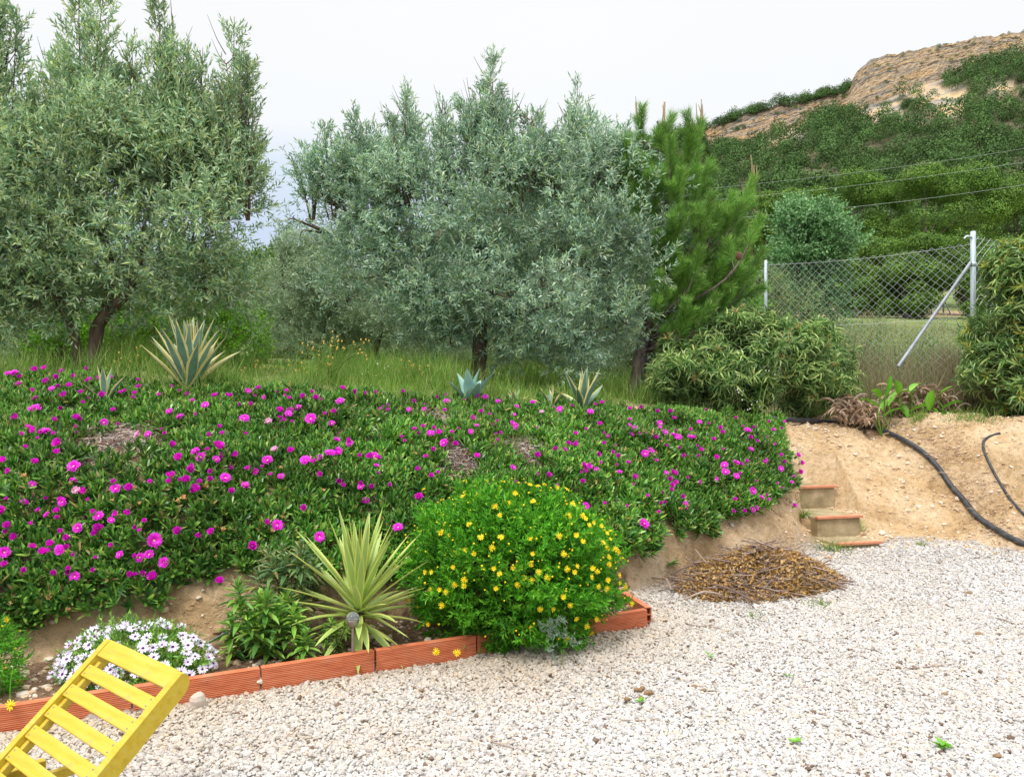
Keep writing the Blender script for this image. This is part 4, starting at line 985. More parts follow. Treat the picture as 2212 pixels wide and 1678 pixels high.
x, y, z, nn, d = x[acc], y[acc], z[acc], nn[acc], d[acc]
thick = mat_thick(x, y, z, d)
depth = r.random(len(x)) ** .6
pos = np.stack([x, y, z], 1) + nn * (thick * depth)[:, None]
ax = nrm(nn * .8 + np.array([0, -.15, .45]) + r.normal(size=nn.shape) * .38)
print('shoots', len(x))
geos = []
vi = r.integers(0, 5, len(x))
for k in range(5):
    V, Q, T = shoot_proto(300 + k); mk = vi == k
    # shoots grow along local z: frame with y column as axis, so swap
    V2 = np.stack([V[:, 0], V[:, 2], -V[:, 1]], 1)
    fr = frames(ax[mk], r=r); s = r.uniform(.75, 1.2, mk.sum())
    a = inst((V2, Q), pos[mk], fr, s); b_ = inst((V2, T), pos[mk], fr, s)
    geos += [(a[0], a[1], 0), (a[0], b_[1], 0)]
build('foliage', geos, M['ice'], root, smooth=False)
MATPOS, MATN, MATD = np.stack([x, y, z], 1) + nn * (thick * 1.0)[:, None], nn, d
# dry stem patches
g = []
for (p, rr_) in dry:
    m = int(2600 * rr_ / .3); ang = r.uniform(0, 6.28, m); q = r.random(m) ** .7 * rr_ * 1.1
    xx = p[0] + np.cos(ang) * q; yy = p[1] + np.sin(ang) * q * 1.3; zz = height(xx, yy)
    A = np.stack([xx, yy, zz + r.uniform(.0, .06, m)], 1); B = A + r.normal(size=(m, 3)) * np.array([.035, .035, .018])
    g.append((*ribbons(A, B, r.uniform(.0025, .006, m), r), 0))
build('dry_stems', g, M['drystem'], root)
# magenta flowers
def petals(n, l, w, cup, mi, r, layers=2, curl=.1):
    geos = []
    for k in range(layers):
        a = np.arange(n) / n * 2 * math.pi + k * math.pi / n + r.normal(size=n) * .06
        el_ = cup + k * .22 + r.normal(size=n) * .1
        d_ = np.stack([np.cos(a) * np.cos(el_), np.sin(a) * np.cos(el_), np.sin(el_)], 1)
        fr = frames(d_, np.array([0, 0, 1.0])); P_ = (np.array([(-.3, .12, 0), (.3, .12, 0), (.5, .7, .02), (-.5, .7, .02), (.22, 1, .02 - curl), (-.22, 1, .02 - curl)]), np.array([(0, 1, 2, 3), (3, 2, 4, 5)]))
        s = l * (1 - .12 * k) * r.uniform(.88, 1.05, n)
        geos.append((*inst(P_, np.zeros((n, 3)), fr, np.stack([np.full(n, w), s, s], 1)), mi))
    return geos
def flower_mesh(name, geos, mats):
    o = build(name, geos, mats); me = o.data; bpy.data.objects.remove(o); return me
r = rng(180)
def disc(rad, h, mi): V, Fc = sphere((0, 0, h * .4), (rad, rad, h), 10, 6); return (V, Fc, mi)
def sepals(mi, l=.02):
    a = np.arange(5) / 5 * 6.283; d_ = np.stack([np.cos(a), np.sin(a), np.full(5, .15)], 1)
    return (*inst(DIAMOND, np.tile([0, 0, -.006], (5, 1)), frames(d_, np.array([0, 0, 1.0])), np.stack([np.full(5, .008), np.full(5, l * 1.35), np.full(5, l)], 1)), mi)
def cup(mi): V, Fc = lathe((0, 0, 0), [(.001, -.035), (.006, -.03), (.010, -.012), (.009, .0)], 8); return (V, Fc, mi)
fm = [M['magenta'], M['cream'], M['ice'], M['palepink']]
ice_fl = [flower_mesh('open_flower', petals(26, .034, .0088, .38, 0, r, 3) + [disc(.007, .006, 1), sepals(2, .024), cup(2)], fm),
          flower_mesh('cupped_flower', petals(24, .031, .0105, .70, 0, r, 3, -.12) + [disc(.009, .007, 1), sepals(2, .026), cup(2)], fm),
          flower_mesh('half_flower', petals(22, .030, .0105, .95, 0, r, 3, -.15) + [disc(.007, .007, 1), sepals(2, .026), cup(2)], fm),
          flower_mesh('pale_flower', petals(20, .030, .009, .6, 3, r, 2, .0) + [disc(.008, .007, 1), sepals(2, .024), cup(2)], fm)]
FL = [(30, 797), (75, 800), (97, 798), (45, 815), (42, 833), (100, 825), (122, 815), (135, 800), (125, 835), (150, 835), (140, 855), (175, 850), (190, 795), (195, 822), (220, 855), (238, 818), (262, 850), (290, 860), (215, 818), (300, 838), (372, 838), (405, 855), (465, 857), (500, 858),
      (75, 885), (115, 910), (35, 903), (75, 930), (95, 935), (165, 905), (175, 908), (128, 958), (75, 1000), (5, 998), (160, 1008), (58, 968), (300, 940), (245, 888), (470, 968), (478, 985), (510, 985), (453, 943), (435, 988), (388, 990), (412, 1015), (402, 1038), (372, 1030), (422, 1060), (487, 1033), (500, 1062),
      (578, 995), (595, 972), (628, 975), (660, 995), (560, 840), (545, 875), (655, 857), (682, 860), (627, 890), (603, 888), (643, 882), (672, 905), (722, 890), (700, 895), (735, 868), (615, 910), (580, 912), (528, 905), (712, 980), (730, 975), (753, 955), (740, 840), (765, 845), (790, 852), (812, 850), (870, 848),
      (965, 868), (1020, 905), (895, 930), (930, 937), (948, 937), (935, 972), (960, 957), (983, 960), (1030, 988), (905, 1015), (815, 992), (800, 988), (733, 1038), (805, 1052), (740, 1050), (905, 1075), (1030, 855), (1048, 858), (1107, 915), (1170, 892), (1160, 985), (1200, 970), (1185, 1028), (1243, 962), (1258, 1005),
      (1265, 1020), (1305, 960), (1312, 945), (1322, 980), (1295, 918), (1210, 885), (1235, 878), (1285, 875), (1300, 872), (1275, 890), (1360, 885), (1385, 880), (1420, 890), (1447, 890), (1455, 905), (1425, 915), (1415, 945), (1393, 980), (1405, 975), (1440, 965), (1455, 940), (1465, 945), (1490, 930), (1493, 945),
      (1525, 888), (1555, 925), (1560, 935), (1590, 905), (1615, 930), (1620, 945), (1635, 955), (1660, 912), (1668, 930), (1690, 925), (1685, 985), (1722, 985), (1547, 990), (1565, 1005), (1567, 1020), (1590, 1000), (1612, 997), (1650, 1000), (1693, 998), (1730, 1000), (1728, 1020), (1625, 1060), (1655, 1070), (1585, 1080),
      (1583, 1105), (1605, 1103), (1625, 1100), (1715, 1093), (1450, 1048), (1390, 1132), (1305, 1090), (1370, 1032), (250, 1056), (277, 1110), (212, 1142), (150, 1158), (130, 1150), (165, 1060), (280, 1055), (33, 1160), (10, 1193), (90, 1195), (2, 1105), (117, 1240), (332, 1168), (332, 1248), (283, 1243), (355, 1215),
      (385, 1148), (430, 1158), (458, 1150), (545, 1180), (475, 1256), (657, 1097), (580, 1130), (598, 1135), (690, 1160), (790, 1085), (860, 1140)]
big = {(470, 968): 1.35, (422, 1060): 1.2, (332, 1168): 1.15, (332, 1248): 1.1, (75, 885): 1.2, (128, 958): 1.1, (1390, 1132): 1.15, (672, 905): 1.15, (30, 797): 1.1, (95, 935): 1.15}
pale = {(300, 940), (580, 912), (165, 1060), (1170, 892), (595, 972)}
fl = []
for (u, v) in FL:
    p, n_ = hit_mat(u, v)
    ax_ = nrm(n_ * .35 + np.array([0, -.65, .5]) + r.normal(size=3) * .26)
    k = 3 if (u, v) in pale else int(r.choice([0, 1, 2], p=[.26, .42, .32])); s = big.get((u, v), min(1, r.uniform(.75, 1.05))) * 1.30
    if (u, v) in big: k = 0 if r.random() < .7 else 1
    fl.append((p, ax_, k, s))
rr9 = rng(188)
for _ in range(300):
    u, v = rr9.choice([rr9.uniform(0, 330), rr9.uniform(330, 1250), rr9.uniform(1250, 1720)], p=[.27, .43, .30]), 0
    v = rr9.uniform(800, 1250) if u < 330 else (rr9.uniform(845, 1060) if u < 1250 else rr9.uniform(895, 1110))
    if dryness(*[np.array([q_]) for q_ in hit(u, v)[:2]])[0] > .4: continue
    p, n_ = hit_mat(u, v); fl.append((p, nrm(n_ * .35 + np.array([0, -.6, .5]) + rr9.normal(size=3) * .3), int(rr9.choice([0, 1, 2], p=[.3, .4, .3])), rr9.uniform(.65, 1.05)))
order = sorted(range(len(fl)), key=lambda i: -fl[i][3] / fl[i][0][1])
def place(me, name, parent, p, ax_, s, r):
    o = bpy.data.objects.new(name, me); col.objects.link(o); o.parent = parent
    q = Vector(ax_).to_track_quat('Z', 'Y') @ Quaternion((0, 0, 1), r.uniform(0, 6.28))
    o.matrix_basis = Matrix.LocRotScale(Vector(p) - parent.location, q, Vector((s, s, s))); return o
def merged(name, items, meshes, mats, parent, r):
    geos = []
    cache = {}
    for k, me in enumerate(meshes):
        V = np.empty(len(me.vertices) * 3, np.float32); me.vertices.foreach_get('co', V); V = V.reshape(-1, 3)
        by = {}
        for pl in me.polygons: by.setdefault((len(pl.vertices), pl.material_index), []).append(list(pl.vertices))
        cache[k] = (V, {a: np.array(b_) for a, b_ in by.items()})
    for (p, ax_, k, s) in items:
        V, by = cache[k]; m = np.array((Vector(ax_).to_track_quat('Z', 'Y') @ Quaternion((0, 0, 1), r.uniform(0, 6.28))).to_matrix())
        VV = (V * s) @ m.T + p
        for (n_, mi), Fc in by.items(): geos.append((VV, Fc, mi))
    return build(name, geos, mats, parent)
for i in order[:100]:
    p, ax_, k, s = fl[i]; o = place(ice_fl[k], 'flower', root, p, ax_, s, r)
    if k == 3: o['label'] = 'faded pale pink flower'
tag(merged('flowers', [fl[i] for i in order[100:]], ice_fl, fm, root, r), kind='stuff')
# withered buds and young shoots
kk = r.choice(len(MATPOS), 330, replace=False, p=np.interp(MATD, [0, 3], [1, .5]) / np.interp(MATD, [0, 3], [1, .5]).sum())
bud = flower_mesh('bud', petals(5, .02, .008, .5, 0, r, 2, 0) + [(*sphere((0, 0, -.004), (.009, .009, .011), 8, 6), 0)], [M['bud']])
tag(merged('buds', [(MATPOS[i] + MATN[i] * .03, nrm(MATN[i] + np.array([0, -.3, .6]) + r.normal(size=3) * .3), 0, r.uniform(.8, 1.3)) for i in kk], [bud], [M['bud']], root, r), kind='stuff')

# ---------------------------------------------------------------- yellow daisy bush
def radial(n, r): return nrm(r.normal(size=(n, 3)))
def dome_bush(rt, c, R3, n, seed, mat, ll, lw, nl, zmin, lump=.09):
    r = rng(seed); d = radial(n, r); rad = 1 - r.random(n) ** 1.6 * .45
    lm = 1 + lump * (np.sin(d[:, 0] * 9) * np.cos(d[:, 1] * 8 + 1) + np.sin(d[:, 2] * 11 + d[:, 0] * 6))
    A = c + d * R3 * (rad * lm)[:, None]; A[:, 2] = np.maximum(A[:, 2], zmin)
    ax_ = nrm(d + np.array([0, 0, .5]) + r.normal(size=(n, 3)) * .3)
    L = r.uniform(.05, .09, n)
    geos = [(*leaves_on_twigs(A, ax_, L, r, nl, ll, lw, 1.0), 0)]
    build('foliage', geos, mat, rt)
    return lambda dd: 1 + lump * (np.sin(dd[..., 0] * 9) * np.cos(dd[..., 1] * 8 + 1) + np.sin(dd[..., 2] * 11 + dd[..., 0] * 6))
def ell_hit(u, v, c, R3, lift=1.06):
    o = np.array([0, 0, EYE]); dr = nrm(np.array([(u - 1106) / F, 1, (839 - v) / F]))
    o2 = (o - c) / (R3 * lift); d2 = dr / (R3 * lift); a = d2 @ d2; b_ = 2 * o2 @ d2; cc = o2 @ o2 - 1; D_ = b_ * b_ - 4 * a * cc
    t = (-b_ - math.sqrt(D_)) / (2 * a) if D_ > 0 else -b_ / (2 * a)
    return o + dr * t
yc = np.array([.0, 5.12, .44]); yR = np.array([.67, .62, .52])
yb = empty('daisy_bush', (0, 5.12, .06), 'rounded green daisy bush covered with yellow flowers, spilling over the brick edging', 'flowering bush')
dome_bush(yb, yc, yR * .97, 6200, 190, M['daisyleaf'], .044, .0135, 9, .06, .085)
r = rng(191)
A = yc + radial(700, r) * yR * r.uniform(.2, .9, (700, 1)); A[:, 2] = np.maximum(A[:, 2], .1)
build('stems', [(*ribbons(np.tile(np.array([[0, 5.12, .07]]), (700, 1)) + r.normal(size=(700, 3)) * .05, A, np.full(700, .004), r), 0)], M['twig'], yb)
ymats = [M['yellow'], M['yellowc'], M['daisyleaf']]
def stalk(mi, l=.06): V, q, t = tube([(0, 0, 0), (0, 0, -l)], .0015, 4); return (V, q, mi)
yfl = [flower_mesh('yellow_daisy', petals(10, .022, .0055, .1, 0, r, 1, .06) + [disc(.006, .005, 1), stalk(2)], ymats),
       flower_mesh('yellow_daisy_half', petals(9, .020, .006, .5, 0, r, 1, 0) + [disc(.006, .005, 1), stalk(2)], ymats),
       flower_mesh('yellow_bud', [(*sphere((0, 0, 0), (.0065, .0065, .006), 8, 6), 0), stalk(2, .05)], ymats)]
YF = [(478, 222), (615, 208), (945, 200), (765, 312), (895, 285), (810, 395), (535, 475), (280, 548), (360, 580), (1345, 580), (1080, 607), (1555, 632), (500, 710), (582, 740), (742, 688), (1105, 745), (1388, 742), (390, 860), (757, 873), (930, 865), (1088, 840), (1418, 878), (1500, 855), (1480, 905), (1645, 870), (1690, 900), (1640, 950),
      (145, 907), (202, 905), (1240, 950), (808, 920), (400, 1020), (487, 1030), (1027, 957), (1100, 980), (970, 1020), (772, 1050), (1780, 975), (1700, 1035), (1775, 1055), (190, 1055), (270, 1062), (325, 1085), (285, 1205), (1385, 1130), (1175, 1240), (1285, 1235), (1495, 1320), (170, 1372), (1090, 1405), (1595, 1395), (1635, 1460), (1470, 1525),
      (1470, 295), (1415, 160), (1320, 145), (1215, 118), (500, 88), (130, 165), (1580, 430), (1610, 490), (1650, 460), (1720, 490), (1770, 560), (1800, 610), (1740, 640), (1850, 700), (1880, 730), (1795, 770), (1795, 835), (1890, 935), (1885, 1000), (1940, 1040), (2000, 1190), (1675, 1330), (1415, 1500), (0, 1150), (1150, 130), (1080, 125), (490, 975), (1110, 268), (1430, 400), (640, 590), (820, 590), (400, 740), (1780, 690), (1560, 400), (1500, 575), (1445, 1205), (1160, 905)]
items = []
for (a_, b_) in YF:
    u, v = 885 + a_ * .24, 1018 + b_ * .24; p = ell_hit(u, v, yc, yR, 1.08); out = nrm((p - yc) / yR)
    items.append((p, nrm(out * .8 + np.array([0, -.5, .25]) + r.normal(size=3) * .25), int(r.random() < .35), r.uniform(.85, 1.12)))
for (u, v) in ((942, 1407), (987, 1409)):
    p = W(u, v, 4.46); items.append((p, nrm(np.array([.1, -1, .2])), 0, 1.1))
for p, a_, k, s in items: place(yfl[k], 'flower', yb, p, a_, s, r)
bd = []
for i in range(210):
    dd = radial(1, r)[0]; dd[1] = -abs(dd[1]) if r.random() < .75 else dd[1]; dd[2] = abs(dd[2]) if r.random() < .7 else dd[2]
    p = yc + dd * yR * r.uniform(1.05, 1.14)
    if p[2] > .1: bd.append((p, nrm(dd + np.array([0, 0, .5])), 2, r.uniform(.6, 1.05)))
tag(merged('buds', bd, yfl, ymats, yb, r), kind='stuff')
# silvery sprig low at the front of the bush
g = []; A = np.tile(W(1205, 1365, 4.50), (26, 1)) + r.normal(size=(26, 3)) * np.array([.05, .02, .05]); d_ = nrm(r.normal(size=(26, 3)) * .6 + np.array([0, -.7, .3]))
g.append((*leaves_on_twigs(A, d_, r.uniform(.05, .09, 26), r, 14, .035, .008, .8), 0)); build('grey_sprig', g, M['greyleaf'], yb)
# second small yellow daisy plant cut by the left edge
c2, R2 = np.array([-2.68, 4.02, .20]), np.array([.13, .15, .19])
y2 = empty('daisy_bush', (-2.62, 4.02, .05), 'small yellow-flowered daisy plant cut off by the left edge below the bank', 'flowering bush')
dome_bush(y2, c2, R2, 520, 192, M['daisyleaf'], .032, .009, 8, .06)
for (u, v, k) in ((15, 1338, 1), (5, 1352, 2), (43, 1362, 2), (22, 1522, 0), (12, 1442, 2), (41, 1470, 1), (33, 1400, 2), (50, 1395, 2)):
    p = ell_hit(u, v, c2, R2, 1.1)
    if (u, v) == (22, 1522): p = W(u, v, 3.66)
    place(yfl[k], 'flower', y2, p, nrm(np.array([.1, -1, .35])), 1.2 if k == 0 else .9, r)
g = []; tg(g, 0, curve([W(28, 1440, 3.95), W(22, 1480, 3.8), W(22, 1522, 3.665)], 8), .0015, 4); build('stalk', g, M['daisyleaf'], y2)

# ---------------------------------------------------------------- white daisies
wc, wR = np.array([-2.03, 4.24, .10]), np.array([.39, .26, .22])
wb = empty('daisy_bush', (-2.03, 4.26, .05), 'low mound of white daisies with purple centres behind the yellow lounger', 'flowering plant')
dome_bush(wb, wc, wR * .88, 1100, 195, M['lance'], .035, .010, 8, .06)
wm = [M['white'], M['purplec'], M['lance']]
wfl = [flower_mesh('white_daisy', petals(15, .031, .0088, .05, 0, r, 1, .03) + [disc(.0075, .005, 1), stalk(2, .05)], wm),
       flower_mesh('white_daisy_cupped', petals(14, .029, .0085, .45, 0, r, 1, 0) + [disc(.007, .005, 1), stalk(2, .05)], wm)]
r = rng(196); pts = []
while len(pts) < 98:
    dd = radial(1, r)[0]
    if dd[2] < -.35 or dd[1] > .35: continue
    p = wc + dd * wR * r.uniform(.97, 1.08)
    if p[2] < .09 or any(np.linalg.norm(p - q[0]) < .036 for q in pts): 
        if r.random() < .995: continue
    pts.append((p, nrm(dd * .55 + np.array([0, -.45, .75]) + r.normal(size=3) * .15)))
for p, a_ in pts: place(wfl[int(r.random() < .25)], 'flower', wb, p, a_, r.uniform(.9, 1.12), r)

# ---------------------------------------------------------------- sword-leaved plants
def sword(p, d, L, w, bend_, chan, n=9, twist=0, prof=None, edge=.24, side=None):
    """leaf blade: 5 columns (edge, mid, centre, mid, edge) so the rims get their own material; returns V, inner quads, rim quads"""
    d = nrm(d); up = np.array([0, 0, 1.0])
    h = nrm(np.array([d[0], d[1], 1e-4])); s = nrm(np.cross(d, up)) if abs(d[2]) < .98 else nrm(np.cross(d, side if side is not None else [1, 0, 0]))
    V = []; pos = np.array(p, float); cur = d.copy(); st = L / (n - 1)
    for i in range(n):
        t = i / (n - 1); wd = w * (prof(t) if prof else np.interp(t, [0, .1, .45, .8, 1], [.75, .85, 1, .6, .02])) / 2
        nv = nrm(np.cross(s, cur)); a = twist * t; ss = s * math.cos(a) + nv * math.sin(a); nn_ = nrm(np.cross(ss, cur))
        for c, z in ((-1, chan), (-1 + 2 * edge, chan * .35), (0, 0), (1 - 2 * edge, chan * .35), (1, chan)):
            V.append(pos + ss * wd * c + nn_ * wd * z)
        pos = pos + cur * st; cur = nrm(cur + np.array([0, 0, -1.0]) * bend_ / (n - 1) * (0.4 + 1.2 * t))
    inn, rim = [], []
    for i in range(n - 1):
        for j in range(4):
            q = (i * 5 + j, i * 5 + j + 1, (i + 1) * 5 + j + 1, (i + 1) * 5 + j)
            (rim if j in (0, 3) else inn).append(q)
    return np.array(V), np.array(inn), np.array(rim)
def sword_plant(rt, leaves, mats, part='leaf', single=False):
    for L in leaves:
        V, a, b_ = L; g = [(V, a, 0), (V, b_, 1)]
        build(part, g, mats, rt, smooth=True)
r = rng(210)
yp = W(775, 1340, 4.72); yp[2] = .06
yu = empty('yucca', yp, 'variegated yucca with stiff yellow-edged sword leaves behind the small solar lamp', 'yucca')
gc = np.array([yp[0], yp[1], .20]); lv = []
for i in range(72):
    t = i / 72; el_ = math.radians(np.interp(t, [0, .25, .6, 1], [-22, 12, 48, 86])) + r.normal() * .10
    az = i * 2.39996 + r.normal() * .1; d_ = np.array([math.cos(az) * math.cos(el_), math.sin(az) * math.cos(el_), math.sin(el_)])
    L = np.interp(t, [0, .3, .75, 1], [.36, .48, .56, .44]) * r.uniform(.88, 1.08); base_ = gc + d_ * .02 + np.array([0, 0, .13 * t])
    lv.append(sword(base_, d_, L, .050, .14 if el_ > .3 else .45, .38, 8, r.normal() * .15, edge=.17))
lv.append(sword(gc + np.array([0, 0, .08]), W(905, 1415, 4.3) - gc, .5, .026, .1, .3, 8, edge=.2)); lv.append(sword(gc, W(870, 1395, 4.3) - gc, .40, .026, .1, .3, 8, edge=.2))
sword_plant(yu, lv, [M['yucca_g'], M['yucca_y']])
g = []; tg(g, 0, [(yp[0], yp[1], .0), (gc[0], gc[1], .2), (gc[0], gc[1], .34)], [.045, .04, .02], 8); build('stem', g, M['bark'], yu)
agp = lambda t: np.interp(t, [0, .15, .5, .8, 1], [.8, .62, 1, .5, .02])
def agave(c, L0, w0, n, label, seed, mats, group=None, spread=(32, 88), edge=.15, size_y=1):
    r = rng(seed); rt = empty('agave', c, label, 'agave', group); lv = []
    for i in range(n):
        t = i / max(1, n - 1); el_ = math.radians(spread[0] + (spread[1] - spread[0]) * t ** .8) + r.normal() * .08; az = i * 2.39996 + seed
        d_ = np.array([math.cos(az) * math.cos(el_), math.sin(az) * math.cos(el_), math.sin(el_)])
        lv.append(sword(c + d_ * .03, d_, L0 * (1 - .15 * abs(t - .5)) * r.uniform(.85, 1.1), w0 * r.uniform(.85, 1.1), .28 * r.uniform(-.4, 1.6), .55, 10, r.normal() * .35, agp, edge))
    sword_plant(rt, lv, mats); return rt
vm = [M['agave_g'], M['agave_y']]
def onground(u, v, lift=0): p = hit(u, v); p[2] = hz(p[0], p[1]) + lift; return p
def at(u, y, lift=0): x = (u - 1106) / F * y; return np.array([x, y, hz(x, y) + lift])
agave(at(408, 6.95), .64, .115, 36, 'large variegated agave with cream-edged leaves in front of the forked olive', 221, vm, spread=(44, 90))
agave(at(1015, 8.1, -.02), .42, .15, 7, 'blue-green agave with broad plain leaves in front of the middle olive trunk', 225, [M['agave_b'], M['agave_b']], spread=(35, 80))
agave(at(1258, 8.5), .48, .085, 15, 'middling variegated agave at the top of the bank left of the young pine trunk', 222, vm)
agave(at(1190, 8.5), .26, .05, 8, 'small variegated agave just left of the middling one', 223, vm)
agave(at(225, 6.5, .05), .30, .06, 5, 'young variegated agave poking out of the ice plant at the left', 224, vm, spread=(45, 80))
agave(at(1110, 8.6, -.02), .17, .045, 7, 'tiny pale agave among weeds between the blue agave and the small variegated one', 226, vm)
# long blue leaf and small leaf beside the white daisies
rt = empty('agave_pup', W(447, 1395, 4.45), 'single long grey-green leaf and a short one sprouting beside the white daisies', 'agave')
a = W(447, 1392, 4.42); lv = [sword(a, W(553, 1333, 4.45) - a, np.linalg.norm(W(553, 1333, 4.45) - a) * 1.05, .030, .1, .8, 8, .2), sword(a + np.array([-.02, 0, 0]), W(415, 1370, 4.42) - a, .10, .022, 0, .5, 6)]
for L in lv: build('leaf', [(L[0], L[1], 0), (L[0], L[2], 0)], M['agave_g'], rt, smooth=True)

# ---------------------------------------------------------------- bed shrubs and lamp
def whorl_shrub(rt, heads, seed, mat, ll, lw, nl=22):
    r = rng(seed); g = []; w = []
    for (p, s) in heads:
        p = np.array(p); b0 = np.array(rt.location) + r.normal(size=3) * np.array([.03, .03, 0]); c = curve([b0, (b0 + p) / 2 + np.array([0, 0, -.01]), p], 6)
        tg(w, 0, c, np.linspace(.005, .003, len(c)), 5)
        k = np.arange(nl); az = k * 2.4; t = k / nl; el_ = np.interp(t, [0, 1], [-.35, 1.3]); d_ = np.stack([np.cos(az) * np.cos(el_), np.sin(az) * np.cos(el_), np.sin(el_)], 1) + r.normal(size=(nl, 3)) * .12
        P_ = p + np.array([0, 0, 1]) * ((t - .7) * .09 * s)[:, None]
        sz = ll * s * (1.1 - .6 * t) * r.uniform(.8, 1.1, nl)
        g.append((*inst(LEAF, P_, frames(d_, np.array([0, 0, 1.0])), np.stack([lw * s * (1.1 - .4 * t), sz, sz], 1)), 0))
    build('foliage', g, mat, rt); build('stems', w, M['twig'], rt)
def heads(lst, y, r, dy=.12, s=(.8, 1.1)): return [(W(u, v, y + r.uniform(-dy, dy)), r.uniform(*s)) for (u, v) in lst]
r = rng(230)
rt = empty('leafy_shrub', at(575, 4.62), 'bright green lance-leaved shrub in the bed left of the yucca', 'shrub')
whorl_shrub(rt, heads([(520, 1315), (560, 1330), (600, 1320), (530, 1370), (580, 1380), (620, 1360), (545, 1400), (600, 1410), (640, 1390), (500, 1350), (650, 1350), (515, 1395), (635, 1325), (575, 1300), (560, 1355), (660, 1380), (515, 1275), (600, 1345), (540, 1345), (585, 1415), (650, 1410), (560, 1300), (620, 1300), (500, 1385), (560, 1375)], 4.5, r, s=(1.0, 1.3)), 231, M['lance'], .10, .024, 30)
rt = empty('leafy_shrub', at(620, 4.95), 'duller lance-leaved shrub behind the bright one, touching the yucca leaves', 'shrub')
whorl_shrub(rt, heads([(590, 1220), (620, 1215), (650, 1210), (675, 1225), (600, 1250), (640, 1250), (670, 1260), (610, 1280), (650, 1290), (560, 1250), (580, 1280), (680, 1290), (630, 1235), (580, 1200), (650, 1190), (610, 1195)], 4.8, r, s=(1.0, 1.25)), 232, M['lance_dull'], .10, .022, 30)
rt = empty('leafy_shrub', at(722, 4.55), 'little lance-leaved sprout between the bright shrub and the solar lamp', 'shrub')
whorl_shrub(rt, heads([(715, 1345), (725, 1375), (705, 1395), (735, 1398), (700, 1368), (745, 1355)], 4.5, r, .05, (.6, .8)), 233, M['lance'], .085, .020, 24)
lp = at(762, 4.42)
lamp = empty('solar_lamp', lp, 'little globe solar garden lamp on a metal stake in front of the yucca', 'garden lamp')
zt_ = EYE - (1335 - 839) / F * 4.42; rr_ = .037
build('globe', [(*sphere((lp[0], lp[1], zt_), rr_, 24, 14), 0)], M['globe'], lamp, smooth=True)
V, Fc = lathe((lp[0], lp[1], zt_), [(0, -.040), (.014, -.052), (.016, -.050), (.034, -.026), (.036, -.012), (.0365, -.004), (.034, -.004), (.02, -.010), (0, -.012)], 24); build('collar', [(V, Fc, 0)], M['lampmetal'], lamp, smooth=True)
V, Fc = lathe((lp[0], lp[1], zt_), [(0, .020), (.017, .018), (.02, .008), (.02, .003), (0, .001)], 20); build('solar_cell', [(V, Fc, 0)], M['black'], lamp)
g = []; tg(g, 0, [(lp[0], lp[1], lp[2] - .05), (lp[0], lp[1], zt_ - .045)], .009, 12); build('stake', g, M['lampmetal'], lamp, smooth=True)

# ---------------------------------------------------------------- hollow brick edging
eD = nrm(np.array([1, .492, 0])); eN = np.array([-eD[1], eD[0], 0]); UP = np.array([0, 0, 1.0])
def hollow_brick(c, X_, Y_, L, label, h=.2, th=.045, sink=.08, tilt=0):
    o = empty('hollow_brick', (c[0], c[1], 0), label, 'brick', 'terracotta bricks edging the flower bed')
    Xt = nrm(X_ + UP * tilt); Zt = nrm(np.cross(Xt, Y_)); g = []
    zc = h / 2 - sink; C = np.array([c[0], c[1], zc])
    wall = .007
    g.append((*box(C - Y_ * (th / 2 - wall / 2), Xt, Y_, Zt, L - .004, wall, h, .0015), 0)); g.append((*box(C + Y_ * (th / 2 - wall / 2), Xt, Y_, Zt, L - .004, wall, h, .0015), 0))
    for k in range(5):
        zz = -h / 2 + wall / 2 + (h - wall) * k / 4
        g.append((*box(C + Zt * zz, Xt, Y_, Zt, L - .007, th - 2 * wall + .002, wall, 0), 0))
    b_ = build('body', g, M['brick'], o)
    return o
blabels = ['terracotta brick at the far left end of the edging, below the yellow daisy plant', 'terracotta brick seen through the slats of the yellow lounger', 'terracotta brick beginning at the right of the lounger with a pale stone leaning on it',
           'terracotta brick in front of the leafy shrubs and solar lamp', 'terracotta brick half covered by the yellow daisy bush on its right', 'terracotta brick hidden under the middle of the yellow daisy bush', 'end terracotta brick in the open, right of the yellow daisy bush']
s_end = .91 / eD[0]
joint = [-3.02 / eD[0], -2.43 / eD[0], -1.88 / eD[0], -1.33 / eD[0], -.77 / eD[0], -.21 / eD[0], .35 / eD[0], .91 / eD[0]]
for i in range(7):
    a, b_ = joint[i], joint[i + 1]; m = (a + b_) / 2; p = np.array([0, 4.82, 0]) + np.array([eD[0], eD[1], 0]) * m
    hollow_brick(p + eN * (.0225 + (.004 if i % 2 else 0)), eD, eN, b_ - a - .006, blabels[i], tilt=[0, .004, -.003, .004, -.002, 0, .006][i])
pe = np.array([.91, 5.27, 0]); pf = np.array([(1325 - 1106) / F * 5.85, 5.85, 0]); dX = nrm(pf - pe); dN = np.array([-dX[1], dX[0], 0])
L_ = .52; hollow_brick(pe + dX * (L_ / 2 + .052) - dN * .03, dX, dN, L_, 'short return brick closing the right end of the bed, running toward the bank')
